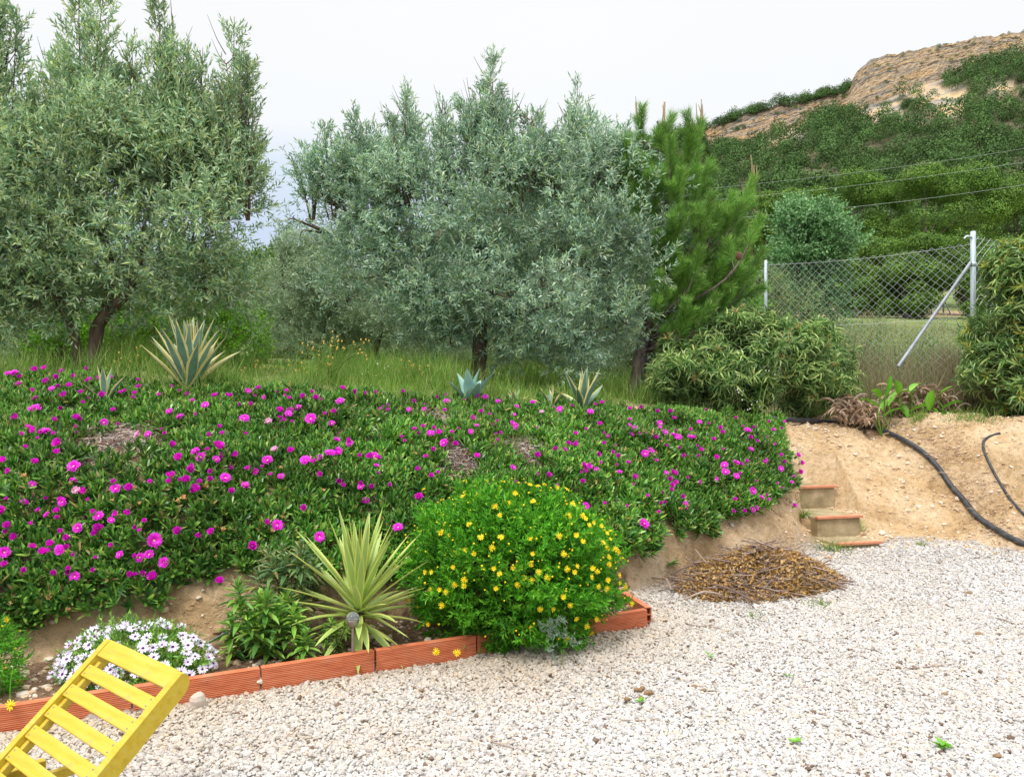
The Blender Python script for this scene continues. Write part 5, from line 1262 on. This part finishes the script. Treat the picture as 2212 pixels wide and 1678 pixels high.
# pale stone leaning on the edging
V, Fc = sphere((0, 0, 0), (.042, .03, .05), 10, 8); V = V * (1 + .15 * np.sin(V[:, [1, 2, 0]] * 60)); p = W(426, 1512, 3.95); p[2] = .028
o = build('stone', [(V + p, Fc, 0)], M['rock'], origin=p, smooth=False); tag(o, 'pale rounded stone leaning against the brick edging right of the lounger', 'stone')
for (u, v, s, lb) in ((50, 1500, .03, 'flat pale stone in the bed behind the leftmost brick'), (100, 1483, .022, 'smaller pale stone in the bed left of the white daisies'), (590, 1463, .018, 'small stone lying at the foot of the edging below the bright shrub')):
    p = hit(u, v); V, Fc = sphere((0, 0, 0), (s * 1.3, s, s * .6), 9, 7); V = V * (1 + .15 * np.sin(V[:, [1, 2, 0]] * 90)); o = build('stone', [(V + p, Fc, 0)], M['rock'], origin=p); tag(o, lb, 'stone')

# ---------------------------------------------------------------- gravel
ICO_V = []
ph = (1 + 5 ** .5) / 2
ICO_V = nrm(np.array([(-1, ph, 0), (1, ph, 0), (-1, -ph, 0), (1, -ph, 0), (0, -1, ph), (0, 1, ph), (0, -1, -ph), (0, 1, -ph), (ph, 0, -1), (ph, 0, 1), (-ph, 0, -1), (-ph, 0, 1)], float))
ICO_F = np.array([(0, 11, 5), (0, 5, 1), (0, 1, 7), (0, 7, 10), (0, 10, 11), (1, 5, 9), (5, 11, 4), (11, 10, 2), (10, 7, 6), (7, 1, 8), (3, 9, 4), (3, 4, 2), (3, 2, 6), (3, 6, 8), (3, 8, 9), (4, 9, 5), (2, 4, 11), (6, 2, 10), (8, 6, 7), (9, 8, 1)])
def rocks(pos, size, r, flat=.62, sink=.2, vary=6):
    geos = []; k = r.integers(0, vary, len(pos)); warm = []
    for j in range(vary):
        V = ICO_V * (1 + r.normal(size=(12, 1)) * .17) * np.array([1, r.uniform(.62, .95), flat]); m = k == j; n = m.sum()
        if n == 0: continue
        q = nrm(r.normal(size=(n, 3)) * np.array([1, 1, .28])); hint = np.array([0, 0, 1.0]) + r.normal(size=(n, 3)) * .35
        geos.append((*inst((V, ICO_F), pos[m] + np.array([0, 0, 1]) * (size[m] * flat * (1 - sink) * .6)[:, None], frames(q, hint), size[m]), 0)); warm.append(np.repeat(pos[m], 12, axis=0))
    return geos, np.concatenate(warm)
r = rng(240); N = 540000
y = 2.55 * np.exp(r.random(N) * math.log(9.3 / 2.55)); x = (r.uniform(-80, 2300, N) - 1106) / F * y
dens = (y / 2.55) ** -0.0
d = base_dist(x, y); nz_ = fbm(x * 1.5, y * 1.5, 31, 3)
k = (d + .3 * nz_ * sstep(2, 4, x) < -.03) & ~((y > edging_y(x) - .01) & (x < .93) & (d < .5))
# keep the number of stones per square metre even: accept in proportion to y squared
k &= r.random(N) < np.clip((y / 5.2) ** 2, 0, 1) * np.clip(np.interp(d, [-.9, -.05], [1.1, .35]) + np.where(x > 1.2, 1.2, .5) * fbm(x * 1.1, y * 1.1, 48, 4) * np.interp(d, [-3, -.5], [.35, 1]), .12, 1)
x, y = x[k], y[k]
size = r.gamma(7, .0091 / 7, len(x)) * np.interp(y, [3, 6, 9], [1, 1.0, 1.05]); size = np.clip(size, .004, .024)
pos = np.stack([x, y, height(x, y) + r.uniform(-.004, .007, len(x))], 1)
print('pebbles', len(x))
ge, wp = rocks(pos, size, r)
gv = build('gravel', ge, M['pebble'], origin=(1, 5, 0)); tag(gv, 'loose pale limestone gravel covering the yard', 'gravel', kind='stuff')
de = (wp[:, 1] - edging_y(wp[:, 0])) * .9; addattr(gv, 'warm', np.clip(np.interp(-de, [0, .5, 1.2], [.95, .6, 0]) + .3 * fbm(wp[:, 0] * 2, wp[:, 1] * 2, 44, 2), 0, 1) * (1 - sstep(.5, 2.2, wp[:, 0] + .8 * fbm(wp[:, 0], wp[:, 1], 45, 3))) * .8)
# stones and clods on the bare slope, on the terrace path and in the bed
x = r.uniform(-3.2, 6.4, 60000); y = r.uniform(3.6, 11, 60000); d = base_dist(x, y)
k = ((d > -.35) & (d < 3.2) & (x > 2.4) & (r.random(len(x)) < .5)) | ((d > -.12) & (d < .35) & (r.random(len(x)) < .55)) | (in_bed(x, y, d) & (r.random(len(x)) < .8))
x, y = x[k], y[k]; size = np.clip(r.gamma(1.4, .0062, len(x)), .003, .042); pos = np.stack([x, y, height(x, y) - size * .15], 1)
ge, wp = rocks(pos, size, r)
stm = leafmat('slope_stone', [(.42, .28, .16), (.52, .38, .24), (.62, .50, .36), (.70, .62, .52)], 0, .9, (.85, 1.1), 3)
o = build('slope_stones', ge, stm, origin=(4, 8, .5)); tag(o, 'small stones and crumbs of earth scattered over the bare earth slope and bed', 'stones', kind='stuff')

# ---------------------------------------------------------------- steps
st = empty('garden_steps', (3.5, 8.1, 0), 'three crumbling earth steps edged with terracotta tiles climbing the bank', 'steps')
for i, (uL, vL, uR, vR, zt_) in enumerate([(1821, 1178, 1894, 1166, .05), (1779, 1122, 1848, 1109, .25), (1726, 1054, 1798, 1047, .48)]):
    yL = (EYE - zt_) * F / (vL - 839); yR_ = (EYE - zt_) * F / (vR - 839)
    pL = np.array([(uL - 1106) / F * yL, yL, zt_]); pR = np.array([(uR - 1106) / F * yR_, yR_, zt_])
    ym = (yL + yR_) / 2; pL[1] = ym - .06; pR[1] = ym + .06
    X_ = nrm(pR - pL); Yd = np.array([-X_[1], X_[0], 0]); wdt = np.linalg.norm(pR - pL); c = (pL + pR) / 2
    dep = .62
    g = [(*box(c + Yd * (dep / 2 + .012) - UP * .16, X_, Yd, UP, wdt + .0, dep, .30, .012), 0)]
    V = g[0][0]; V += (fbm(V[:, 0] * 9 + V[:, 2] * 7, V[:, 1] * 9, 12, 3) * .012)[:, None] * np.array([1, 1, .6])
    build('step_block', g, M['concrete'], st, smooth=False)
    g = [(*box(c + Yd * .012 - UP * .006, X_, Yd, UP, wdt + .03, .06, .026, .004), 0)]
    build('tile_edge', g, M['tile'], st)

# ---------------------------------------------------------------- hoses
def pipe(name, uv, rad, label, lift=0, uvz=None):
    pts = []
    for (u, v) in uv: p = hit(u, v); p[2] = hz(p[0], p[1]) + rad * .9 + lift; pts.append(p)
    c = curve(pts, 6 * len(pts)); gz_ = height(c[:, 0], c[:, 1]); c[:, 2] = np.maximum(c[:, 2], gz_ + rad * .6)
    ker = np.array([.25, .5, .25]); 
    for _ in range(4): c[1:-1, 2] = c[:-2, 2] * .25 + c[1:-1, 2] * .5 + c[2:, 2] * .25
    g = []; tg(g, 0, c, rad, 12); o = build(name, g, M['hose'], origin=pts[0], smooth=True); tag(o, label, 'water pipe'); return c
hose_c = pipe('water_pipe', [(1630, 905), (1690, 911), (1760, 915), (1840, 919), (1890, 930), (1940, 950), (1985, 975), (2022, 1010), (2050, 1050), (2080, 1085), (2110, 1120), (2150, 1150), (2190, 1172), (2230, 1190), (2300, 1215)], .030, 'thick black water pipe curving down the bare slope to the gravel')
pipe('water_pipe', [(2160, 938), (2128, 952), (2125, 975), (2140, 1010), (2165, 1055), (2190, 1090), (2225, 1130)], .014, 'thin black water pipe running down the earth bank at the right edge')

# ---------------------------------------------------------------- brush pile
r = rng(250); pc = np.array([2.0, 6.42, 0])
bp_ = empty('brush_pile', pc, 'heap of cut dry branches with crisp brown leaves on the gravel below the bank', 'brush pile')
A, B, Wd = [], [], []
n = 850; a_ = r.uniform(0, 6.28, n); q = r.random(n) ** .75
P0 = pc + np.stack([np.cos(a_) * q * .72, np.sin(a_) * q * .46 + .26 * np.cos(a_) * q * .72, .03 + .36 * (1 - q) * r.random(n)], 1)
dir_ = nrm(np.stack([r.normal(size=n) * 1.2, r.normal(size=n) * .9, r.normal(size=n) * .22], 1)); L = r.uniform(.1, .48, n)
g = []
for i in range(n):
    p, d_, l = P0[i], dir_[i], L[i]; e1, e2 = p - d_ * l / 2, p + d_ * l / 2
    if max(hz(e1[0], e1[1]), hz(e2[0], e2[1]), hz(p[0], p[1])) > .10: continue
    e1[2] = max(e1[2], hz(e1[0], e1[1]) + .012); e2[2] = max(e2[2], hz(e2[0], e2[1]) + .012)
    tg(g, 0, curve([e1, p + r.normal(size=3) * .015 * np.array([1, 1, .3]), e2], 4), np.linspace(.0052, .0025, 5) * r.uniform(.5, 1.5), 4)
for (u1, v1, u2, v2) in ((1430, 1255, 1450, 1280), (1620, 1215, 1690, 1195), (1480, 1300, 1560, 1290), (1660, 1235, 1830, 1275), (1450, 1245, 1560, 1215), (1500, 1262, 1640, 1310)):
    a, b_ = hit(u1, v1, .05), hit(u2, v2, .05); tg(g, 0, curve([a + UP * .02, (a + b_) / 2 + UP * .06, b_ + UP * .02], 5), .008, 6)
build('branches', g, M['pilestick'], bp_)
n = 22000; a_ = r.uniform(0, 6.28, n); q = r.random(n) ** .7
pos = pc + np.stack([np.cos(a_) * q * .74 + .02, np.sin(a_) * q * .50 + .26 * np.cos(a_) * q * .74, np.zeros(n)], 1); pos[:, 2] = height(pos[:, 0], pos[:, 1]) + .012 + .29 * (1 - q ** 2.0) * r.random(n) ** .5
keep = r.random(n) < .25 + .75 * sstep(-.35, .35, fbm(pos[:, 0] * 4, pos[:, 1] * 4, 66, 2) * 2 + .2); pos = pos[keep]; n = len(pos)
s = r.uniform(.022, .044, n); build('dry_leaves', [(*inst(DIAMOND, pos, frames(r.normal(size=(n, 3)), r=r), np.stack([s * .5, s, s * 2.2], 1)), 0)], M['pileleaf'], bp_)
# loose twigs on the gravel
for i, (u1, v1, u2, v2, lb) in enumerate([(1487, 1355, 1555, 1362, 'straight loose twig on the gravel right of the end brick'), (1565, 1365, 1605, 1382, 'short forked twig lying below the straight loose twig'), (1420, 1560, 1340, 1563, 'thin pale twig lying left of the brown droppings') , (1860, 1585, 1890, 1600, 'bent dark twig on the open gravel at the right'), (1960, 1450, 2060, 1440, 'long hair-thin twig on the gravel right of the brush pile'), (2150, 1340, 2190, 1352, 'short twig on the gravel near the right edge'), (1060, 1610, 1110, 1625, 'dark curled twig on the gravel near the bottom middle'), (480, 1545, 500, 1551, 'small dark wood chip on the gravel near the lounger')]):
    a, b_ = hit(u1, v1) + UP * .020, hit(u2, v2) + UP * .020; g = []; tg(g, 0, curve([a, (a + b_) / 2 + r.normal(size=3) * np.array([.02, .02, .003]), b_], 5), .0032, 5)
    m = (a + b_) / 2; e2 = m + (b_ - a) * .25 + np.array([.03, .05, .01]); tg(g, 0, [m, e2], .0018, 4)
    o = build('twig', g, M['pilestick'], origin=a); tag(o, lb, 'twig', 'loose twigs on the gravel')
# brown droppings
dr = empty('droppings', hit(1390, 1508), 'cluster of brown dog droppings on the gravel below the end brick', 'droppings')
for (u, v, a, l, s) in ((1402, 1507, .1, .055, .012), (1378, 1500, -.3, .045, .011), (1388, 1497, .8, .03, .012), (1355, 1521, .1, .03, .011), (1385, 1518, .5, .03, .010)):
    p = hit(u, v) + UP * .024; d_ = np.array([math.cos(a), math.sin(a) * .7, 0]); g = []; tg(g, 0, curve([p - d_ * l / 2, p + UP * .004, p + d_ * l / 2], 6), [s * .5, s, s * 1.05, s, s * .9, s * .8, s * .4][:len(curve([p - d_ * l / 2, p, p + d_ * l / 2], 6))], 9, lump=.05); build('lump', g, M['dung'], dr, smooth=True)
for (u, v, s, lb) in ((1500, 1489, .014, 'single dark brown clod on the gravel right of the droppings'), (1520, 1497, .012, 'smaller brown clod beside the dark one'), (2115, 1375, .02, 'brown clod on the gravel towards the right'), (2095, 1285, .02, 'flat brown clod on the gravel near the pipe end'), (2155, 1640, .014, 'dark purple clod at the bottom right'), (2040, 1505, .012, 'reddish brown crumb on the gravel at the right'), (910, 1497, .012, 'thin dark chip on the gravel below the yellow daisy bush')):
    p = hit(u, v) + UP * .016; V, Fc = sphere((0, 0, 0), (s * 1.4, s, s * .7), 8, 6); V = V * (1 + .2 * np.sin(V[:, [1, 2, 0]] * 200)); o = build('clod', [(V + p, Fc, 0)], M['dung'], origin=p); tag(o, lb, 'clod')
# weeds
def tuft(u, v, n, h, label, seed, mat='grass', w=.006, lean=.5, name='grass_tuft', cat='grass tuft', rad=.03):
    r = rng(seed); p = hit(u, v); P_ = p + np.stack([r.normal(size=n) * rad, r.normal(size=n) * rad, np.zeros(n)], 1); P_[:, 2] = height(P_[:, 0], P_[:, 1])
    o = build(name, blades(P_, r, np.full(n, h), w, lean), M[mat], origin=p); tag(o, label, cat); return o
tuft(1733, 1118, 70, .16, 'grass tuft hanging at the right end of the ice plant beside the middle step', 261, lean=.9)
tuft(1855, 1145, 45, .15, 'grass tuft growing against the right side of the middle step', 262, lean=.8)
tuft(1800, 1190, 90, .20, 'wide grass tuft in front of the lowest step', 263, lean=1.0, rad=.07)
tuft(1990, 1180, 25, .12, 'thin grass tuft at the edge of the gravel right of the steps', 264, lean=1.0)
tuft(1770, 1310, 45, .10, 'green grass tuft at the right front of the brush pile', 265, lean=1.2, rad=.04)
tuft(1630, 1335, 25, .07, 'tiny green tuft at the front edge of the brush pile', 266, lean=1.0)
tuft(1940, 885, 200, .24, 'thick green grass tuft in front of the broad-leaved plants', 267, rad=.10)
tuft(1790, 890, 240, .26, 'long green grass clump at the foot of the wide narrow-leaved shrub', 268, rad=.14)
tuft(2100, 905, 160, .2, 'green grass clump at the foot of the corner post', 269, rad=.14)
tuft(465, 1508, 12, .07, 'thin dry grass stalks at the foot of the edging right of the pale stone', 270, 'drygrass', .003, .25, rad=.008)
tuft(1215, 1440, 10, .10, 'thin dry stalks in the gravel below the daisy bush', 271, 'drygrass', .003, .2, rad=.008)
tuft(1380, 868, 26, .5, 'tall grass blades in front of the young pine trunk', 272, w=.012, lean=.45, rad=.1)
tuft(1455, 880, 30, .45, 'tall grass blades under the wide narrow-leaved shrub, right of the pine trunk', 273, w=.012, lean=.5, rad=.1)
tuft(1095, 900, 160, .22, 'feathery green weed clump in the ice plant right of the middle', 274, w=.005, rad=.08, lean=.9)
tuft(960, 830, 130, .45, 'tall grass clump left of the blue agave', 275, w=.009, rad=.10, lean=.6)
tuft(1850, 905, 150, .16, 'short green grass tuft along the thick pipe left of the withered leaves', 277, rad=.10)
tuft(1985, 905, 110, .15, 'short green grass tuft under the middle broad-leaved plant', 278, rad=.05)
tuft(1745, 900, 160, .18, 'green grass tuft beside the thick pipe at the end of the ice plant', 279, rad=.10)
tuft(1520, 885, 140, .22, 'loose grass clump between the ice plant and the wide narrow-leaved shrub', 280, rad=.10)
tuft(1700, 905, 80, .12, 'low yellowish weeds at the top right end of the ice plant', 276, 'drygrass', rad=.06, lean=1.2)
def rosette(u, v, n, s, label, seed, mat='canna', w=.4):
    r = rng(seed); p = hit(u, v); az = np.arange(n) * 2.4; el_ = r.uniform(.1, .8, n); d_ = np.stack([np.cos(az) * np.cos(el_), np.sin(az) * np.cos(el_), np.sin(el_)], 1)
    L = s * r.uniform(.7, 1.1, n); o = build('weed', [(*inst(LEAF, np.tile(p + UP * .022, (n, 1)), frames(d_, np.array([0, 0, 1.0])), np.stack([L * w, L, L], 1)), 0)], M[mat], origin=p); tag(o, label, 'weed', 'small weeds in the gravel')
rosette(1532, 1424, 3, .05, 'two-leaved green seedling on the gravel right of the daisy bush', 281)
rosette(1720, 1612, 9, .04, 'small green weed near the bottom right centre of the gravel', 282)
rosette(2035, 1622, 22, .05, 'spreading green weed in the gravel at the bottom right', 283, w=.35)
rosette(1383, 1524, 9, .032, 'green sprig growing at the foot of the brown droppings', 284)
rosette(1703, 1468, 5, .04, 'thin upright green weed in the gravel right of centre', 285, w=.2)
rosette(1448, 1225, 16, .10, 'green weed at the foot of the bare bank left of the brush pile', 286, 'lance', .25)
rosette(1350, 1210, 12, .05, 'pale weed on the bank behind the yellow daisy bush', 287, 'greyleaf', .3)
# tall seeding weeds
def seedweed(u, vt_list, y, label, seed, mat='seed'):
    r = rng(seed); b0 = at(u, y); o = empty('seeding_weed', b0, label, 'weed'); g = []; hd = []
    for (uu, vv) in vt_list:
        tip = W(uu, vv, y + r.uniform(-.1, .1)); c = curve([b0 + r.normal(size=3) * np.array([.03, .03, 0]), (b0 + tip) / 2 + np.array([(tip[0] - b0[0]) * -.15, 0, .05]), tip], 8); tg(g, 0, c, np.linspace(.006, .0025, len(c)), 4)
        for q in range(5):
            e_ = tip + r.normal(size=3) * np.array([.06, .04, .05]); tg(g, 0, [c[-3], e_], .0018, 3); hd.append(e_)
        for j in (2, 4, 5): g.append((*inst(LEAF, c[j:j + 1], frames(nrm(r.normal(size=(1, 3)) + np.array([0, 0, .6])), np.array([0, 0, 1.0])), np.array([[.012, .09, .09]])), 0))
    build('stems', g, M['grass'], o)
    for h in hd: build('flower_head', [(*sphere(h, (.009, .009, .012), 6, 5), 0)], M[mat], o)
seedweed(715, [(668, 762), (690, 745), (712, 738), (733, 735), (750, 750), (772, 740), (650, 790), (700, 775), (780, 760)], 8.0, 'tall branching weed with yellowish seed heads in front of the two-trunked olive', 291)
seedweed(880, [(868, 790), (895, 800), (910, 805), (880, 815)], 8.6, 'shorter yellow-headed weed between the two-trunked olive and the blue agave', 292)
seedweed(820, [(800, 800), (830, 812), (845, 805), (855, 818), (812, 815)], 8.8, 'low weed with tiny white flowers left of the shorter yellow-headed weed', 293, 'whitefl')
seedweed(600, [(560, 790), (590, 800), (615, 795), (540, 805)], 8.5, 'weeds with orange heads right of the large variegated agave', 294)
seedweed(290, [(270, 770), (300, 760), (285, 790), (250, 800)], 7.9, 'pale green weed between the forked olive trunk and the large agave', 295)
seedweed(1640, [(1600, 850), (1650, 800), (1680, 790), (1620, 880)], 10.0, 'thin wiry stalks rising in front of the wide narrow-leaved shrub', 296, 'whitefl')

# ---------------------------------------------------------------- broad-leaved plants and dead leaves by the fence
def canna(u, y, tips, label, seed):
    r = rng(seed); b0 = at(u, y); o = empty('canna_plant', b0, label, 'plant'); g = []; s_ = []
    for (uu, vv, a) in tips:
        tip = W(uu, vv, y + r.uniform(-.15, .15)); m = (b0 + tip) / 2 + np.array([(tip[0] - b0[0]) * .2, 0, -.03]); L = r.uniform(.24, .32); d_ = nrm(np.array([math.cos(a), r.normal() * .4, abs(math.sin(a)) + .2]))
        tg(s_, 0, curve([b0, m, tip - d_ * L * .4], 6), .009, 5)
        V, i1, i2 = sword(tip - d_ * L * .4, d_, L, L * .42, .7, .5, 9, r.normal() * .3, lambda t: math.sin(math.pi * min(1, t * .93 + .05)) ** .8 + .03)
        g.append((V, np.concatenate([i1, i2]), 0))
    build('leaves', g, M['canna'], o, smooth=True); build('stems', s_, M['grass'], o)
canna(1905, 10.1, [(1895, 850, 2.5), (1930, 860, .8), (1915, 838, 1.4), (1880, 870, 2.8), (1905, 880, 1.0), (1925, 890, .5)], 'left broad-leaved bright green plant at the foot of the fence', 301)
canna(1965, 10.2, [(1950, 850, .6), (1975, 835, .5), (1965, 870, 1.0), (1940, 840, 2.0), (1985, 880, .3), (1950, 885, 1.9)], 'middle broad-leaved bright green plant, with the highest leaf', 302)
canna(2035, 10.1, [(2010, 868, 1.6), (2035, 850, .9), (2050, 875, .5), (2015, 885, 2.4), (2045, 895, .4)], 'right broad-leaved bright green plant near the corner post', 303)
r = rng(305); g = []
for (u, y, n) in ((1825, 10.25, 60), (1850, 10.2, 80), (1880, 10.3, 70), (1925, 10.35, 40), (1960, 10.3, 60), (2000, 10.4, 50), (2040, 10.3, 30)):
    b0 = at(u, y)
    for i in range(n):
        a = r.uniform(0, 6.28); d_ = nrm(np.array([math.cos(a) * .6, math.sin(a) * .6, r.uniform(.3, 1.2)])); V, i1, i2 = sword(b0 + r.normal(size=3) * np.array([.07, .07, .02]) + UP * r.uniform(.05, .3), d_, r.uniform(.15, .35), r.uniform(.015, .045), r.uniform(1.8, 3.5), .8, 7, r.normal() * 1.5); g.append((V, np.concatenate([i1, i2]), 0))
o = build('withered_leaves', g, M['deadleaf'], origin=at(1900, 10.2)); tag(o, 'withered papery brown leaves hanging around the broad-leaved plants', 'dead leaves', kind='stuff')
# litter along the pipe
r = rng(306); hc = hose_c[np.linspace(18, len(hose_c) - 12, 60).astype(int)]
P_ = np.repeat(hc, 26, 0) + r.normal(size=(60 * 26, 3)) * np.array([.12, .14, 0]) + np.array([.12, .02, 0]); P_[:, 2] = height(P_[:, 0], P_[:, 1]) + .01
B = P_ + r.normal(size=P_.shape) * np.array([.05, .05, .015])
o = build('litter', [(*ribbons(P_, B, r.uniform(.002, .006, len(P_)), r), 0)], M['deadleaf'], origin=P_[0]); tag(o, 'dry straw and leaf litter strewn along the thick water pipe', 'leaf litter', kind='stuff')

# ---------------------------------------------------------------- yellow sun lounger
O = np.array([-1.53, 2.91, EYE - .99]); LX = nrm(np.array([.774, -.633, 0])); LU = np.array([.45, .60, .66]); LU = nrm(LU - LX * (LU @ LX)); LN = np.cross(LX, LU)
if LN[2] < 0: LN = -LN
WI = .5; sg, gg_ = .0465, .0345
lo = empty('sun_lounger', (-1.9, 2.4, 0), 'yellow painted slatted wooden sun lounger with raised backrest at the lower left', 'sun lounger')
def lb(name, c, sx, sy, sz, X_=LX, Y_=LU, Z_=LN, bev=.003, parent=None, mat='paint'):
    """a board built in its own frame so the paint grain runs along it"""
    V, Fc = box((0, 0, 0), np.array([1, 0, 0]), np.array([0, 1, 0]), np.array([0, 0, 1]), sx, sy, sz, bev)
    o = build(name, [(V, Fc, 0)], M[mat]); o.parent = parent or lo
    m = Matrix(((X_[0], Y_[0], Z_[0]), (X_[1], Y_[1], Z_[1]), (X_[2], Y_[2], Z_[2]))).to_4x4(); m.translation = Vector(c) - (lo.location)
    o.matrix_basis = m; return o
def pt(a, b_, c=0): return O + LX * a + LU * b_ + LN * c
TH = .014
lb('slat', pt(WI / 2, .034), WI, .068, .018)
for k in range(1, 9):
    top = -(gg_ + (k - 1) * (sg + gg_)); o = lb('slat', pt(WI / 2, top - sg / 2, -.002), WI, sg, TH)
    for a in (.018, WI - .018):
        for b_ in (.012, -.012): 
            nl_ = lb('nail', pt(a, top - sg / 2 + b_, TH / 2 - .0005), .005, .005, .002, mat='galvdull', bev=.0008)
bot = -(8 * (sg + gg_)) - .10
for a, nm in ((-.0175, 'stile'), (WI + .0175, 'stile')):
    Lt = .052 - bot; c = pt(a, (.052 + bot) / 2, -.026)
    # board with a rounded upper end
    prof = [(bot, -.035), (bot, .035)]; n = 9
    prof = [(bot - .0, -.036), (.03, -.036)] + [(.03 + .042 * math.sin(t), -.036 + .036 * (1 - math.cos(t)) * 2) for t in np.linspace(0, math.pi / 2, 8)[1:]] + [(.052, .036)]
    prof = [(bot, -.024), (.020, -.024), (.040, -.020), (.056, -.010), (.066, .002), (.070, .014), (.068, .028), (.060, .036), (bot, .036)]
    V = np.array([[s_ * .0165, p_[0] - (.052 + bot) / 2, p_[1]] for s_ in (-1, 1) for p_ in prof]); m_ = len(prof)
    Fq = np.array([(i, (i + 1) % m_, m_ + (i + 1) % m_, m_ + i) for i in range(m_)])
    Ft = np.array([(0, i + 1, i) for i in range(1, m_ - 1)] + [(m_, m_ + i, m_ + i + 1) for i in range(1, m_ - 1)])
    o = build(nm, [(V, Fq, 0), (V, Ft, 0)], M['paint']); o.parent = lo
    mm = Matrix(((LX[0], LU[0], LN[0]), (LX[1], LU[1], LN[1]), (LX[2], LU[2], LN[2]))).to_4x4(); mm.translation = Vector(c) - lo.location; o.matrix_basis = mm
    bv = o.modifiers.new('bevel', 'BEVEL'); bv.width = .003; bv.segments = 2
# cleats under the slats
for a in (.012, WI - .012): lb('cleat', pt(a, bot / 2, -.024), .022, -bot - .02, .026)
# seat frame, legs and prop
hd = nrm(np.array([-LU[0], -LU[1], 0])); piv = pt(WI / 2, bot + .02); zf = .24
for a in (-.056, WI + .056):
    c0 = pt(a, bot); c0[2] = zf; lb('side_rail', c0 + hd * .45 + UP * 0, .034, 1.7, .07, LX, hd, UP)
    for t in (-.28, 1.15): lb('leg', c0 + hd * t + np.array([0, 0, -zf / 2 - .02]), .034, .06, zf + .04 - .015, LX, hd, UP)
for k in range(9):
    c0 = pt(WI / 2, bot); c0[2] = zf + .028; lb('slat', c0 + hd * (.16 + k * .12), WI + .06, .07, .014, LX, hd, UP)
a = pt(.03, -.50, -.045); b2 = pt(.03, bot, 0); b2 = np.array([a[0] + .30 * -hd[0], a[1] + .30 * -hd[1], zf]); dv = nrm(b2 - a); lb('prop', (a + b2) / 2, .022, np.linalg.norm(b2 - a), .035, LX, dv, nrm(np.cross(LX, dv)))
a = pt(WI - .03, -.50, -.045); b2 = np.array([a[0] + .30 * -hd[0], a[1] + .30 * -hd[1], zf]); lb('prop', (a + b2) / 2, .022, np.linalg.norm(b2 - a), .035, LX, dv, nrm(np.cross(LX, dv)))
V, Fc = sphere((0, 0, 0), (.009, .009, .006), 10, 6)
o = build('bolt', [(V + pt(.018, -.56, -.01), Fc, 0)], M['galv'], lo, smooth=True)
bpy.context.view_layer.update()
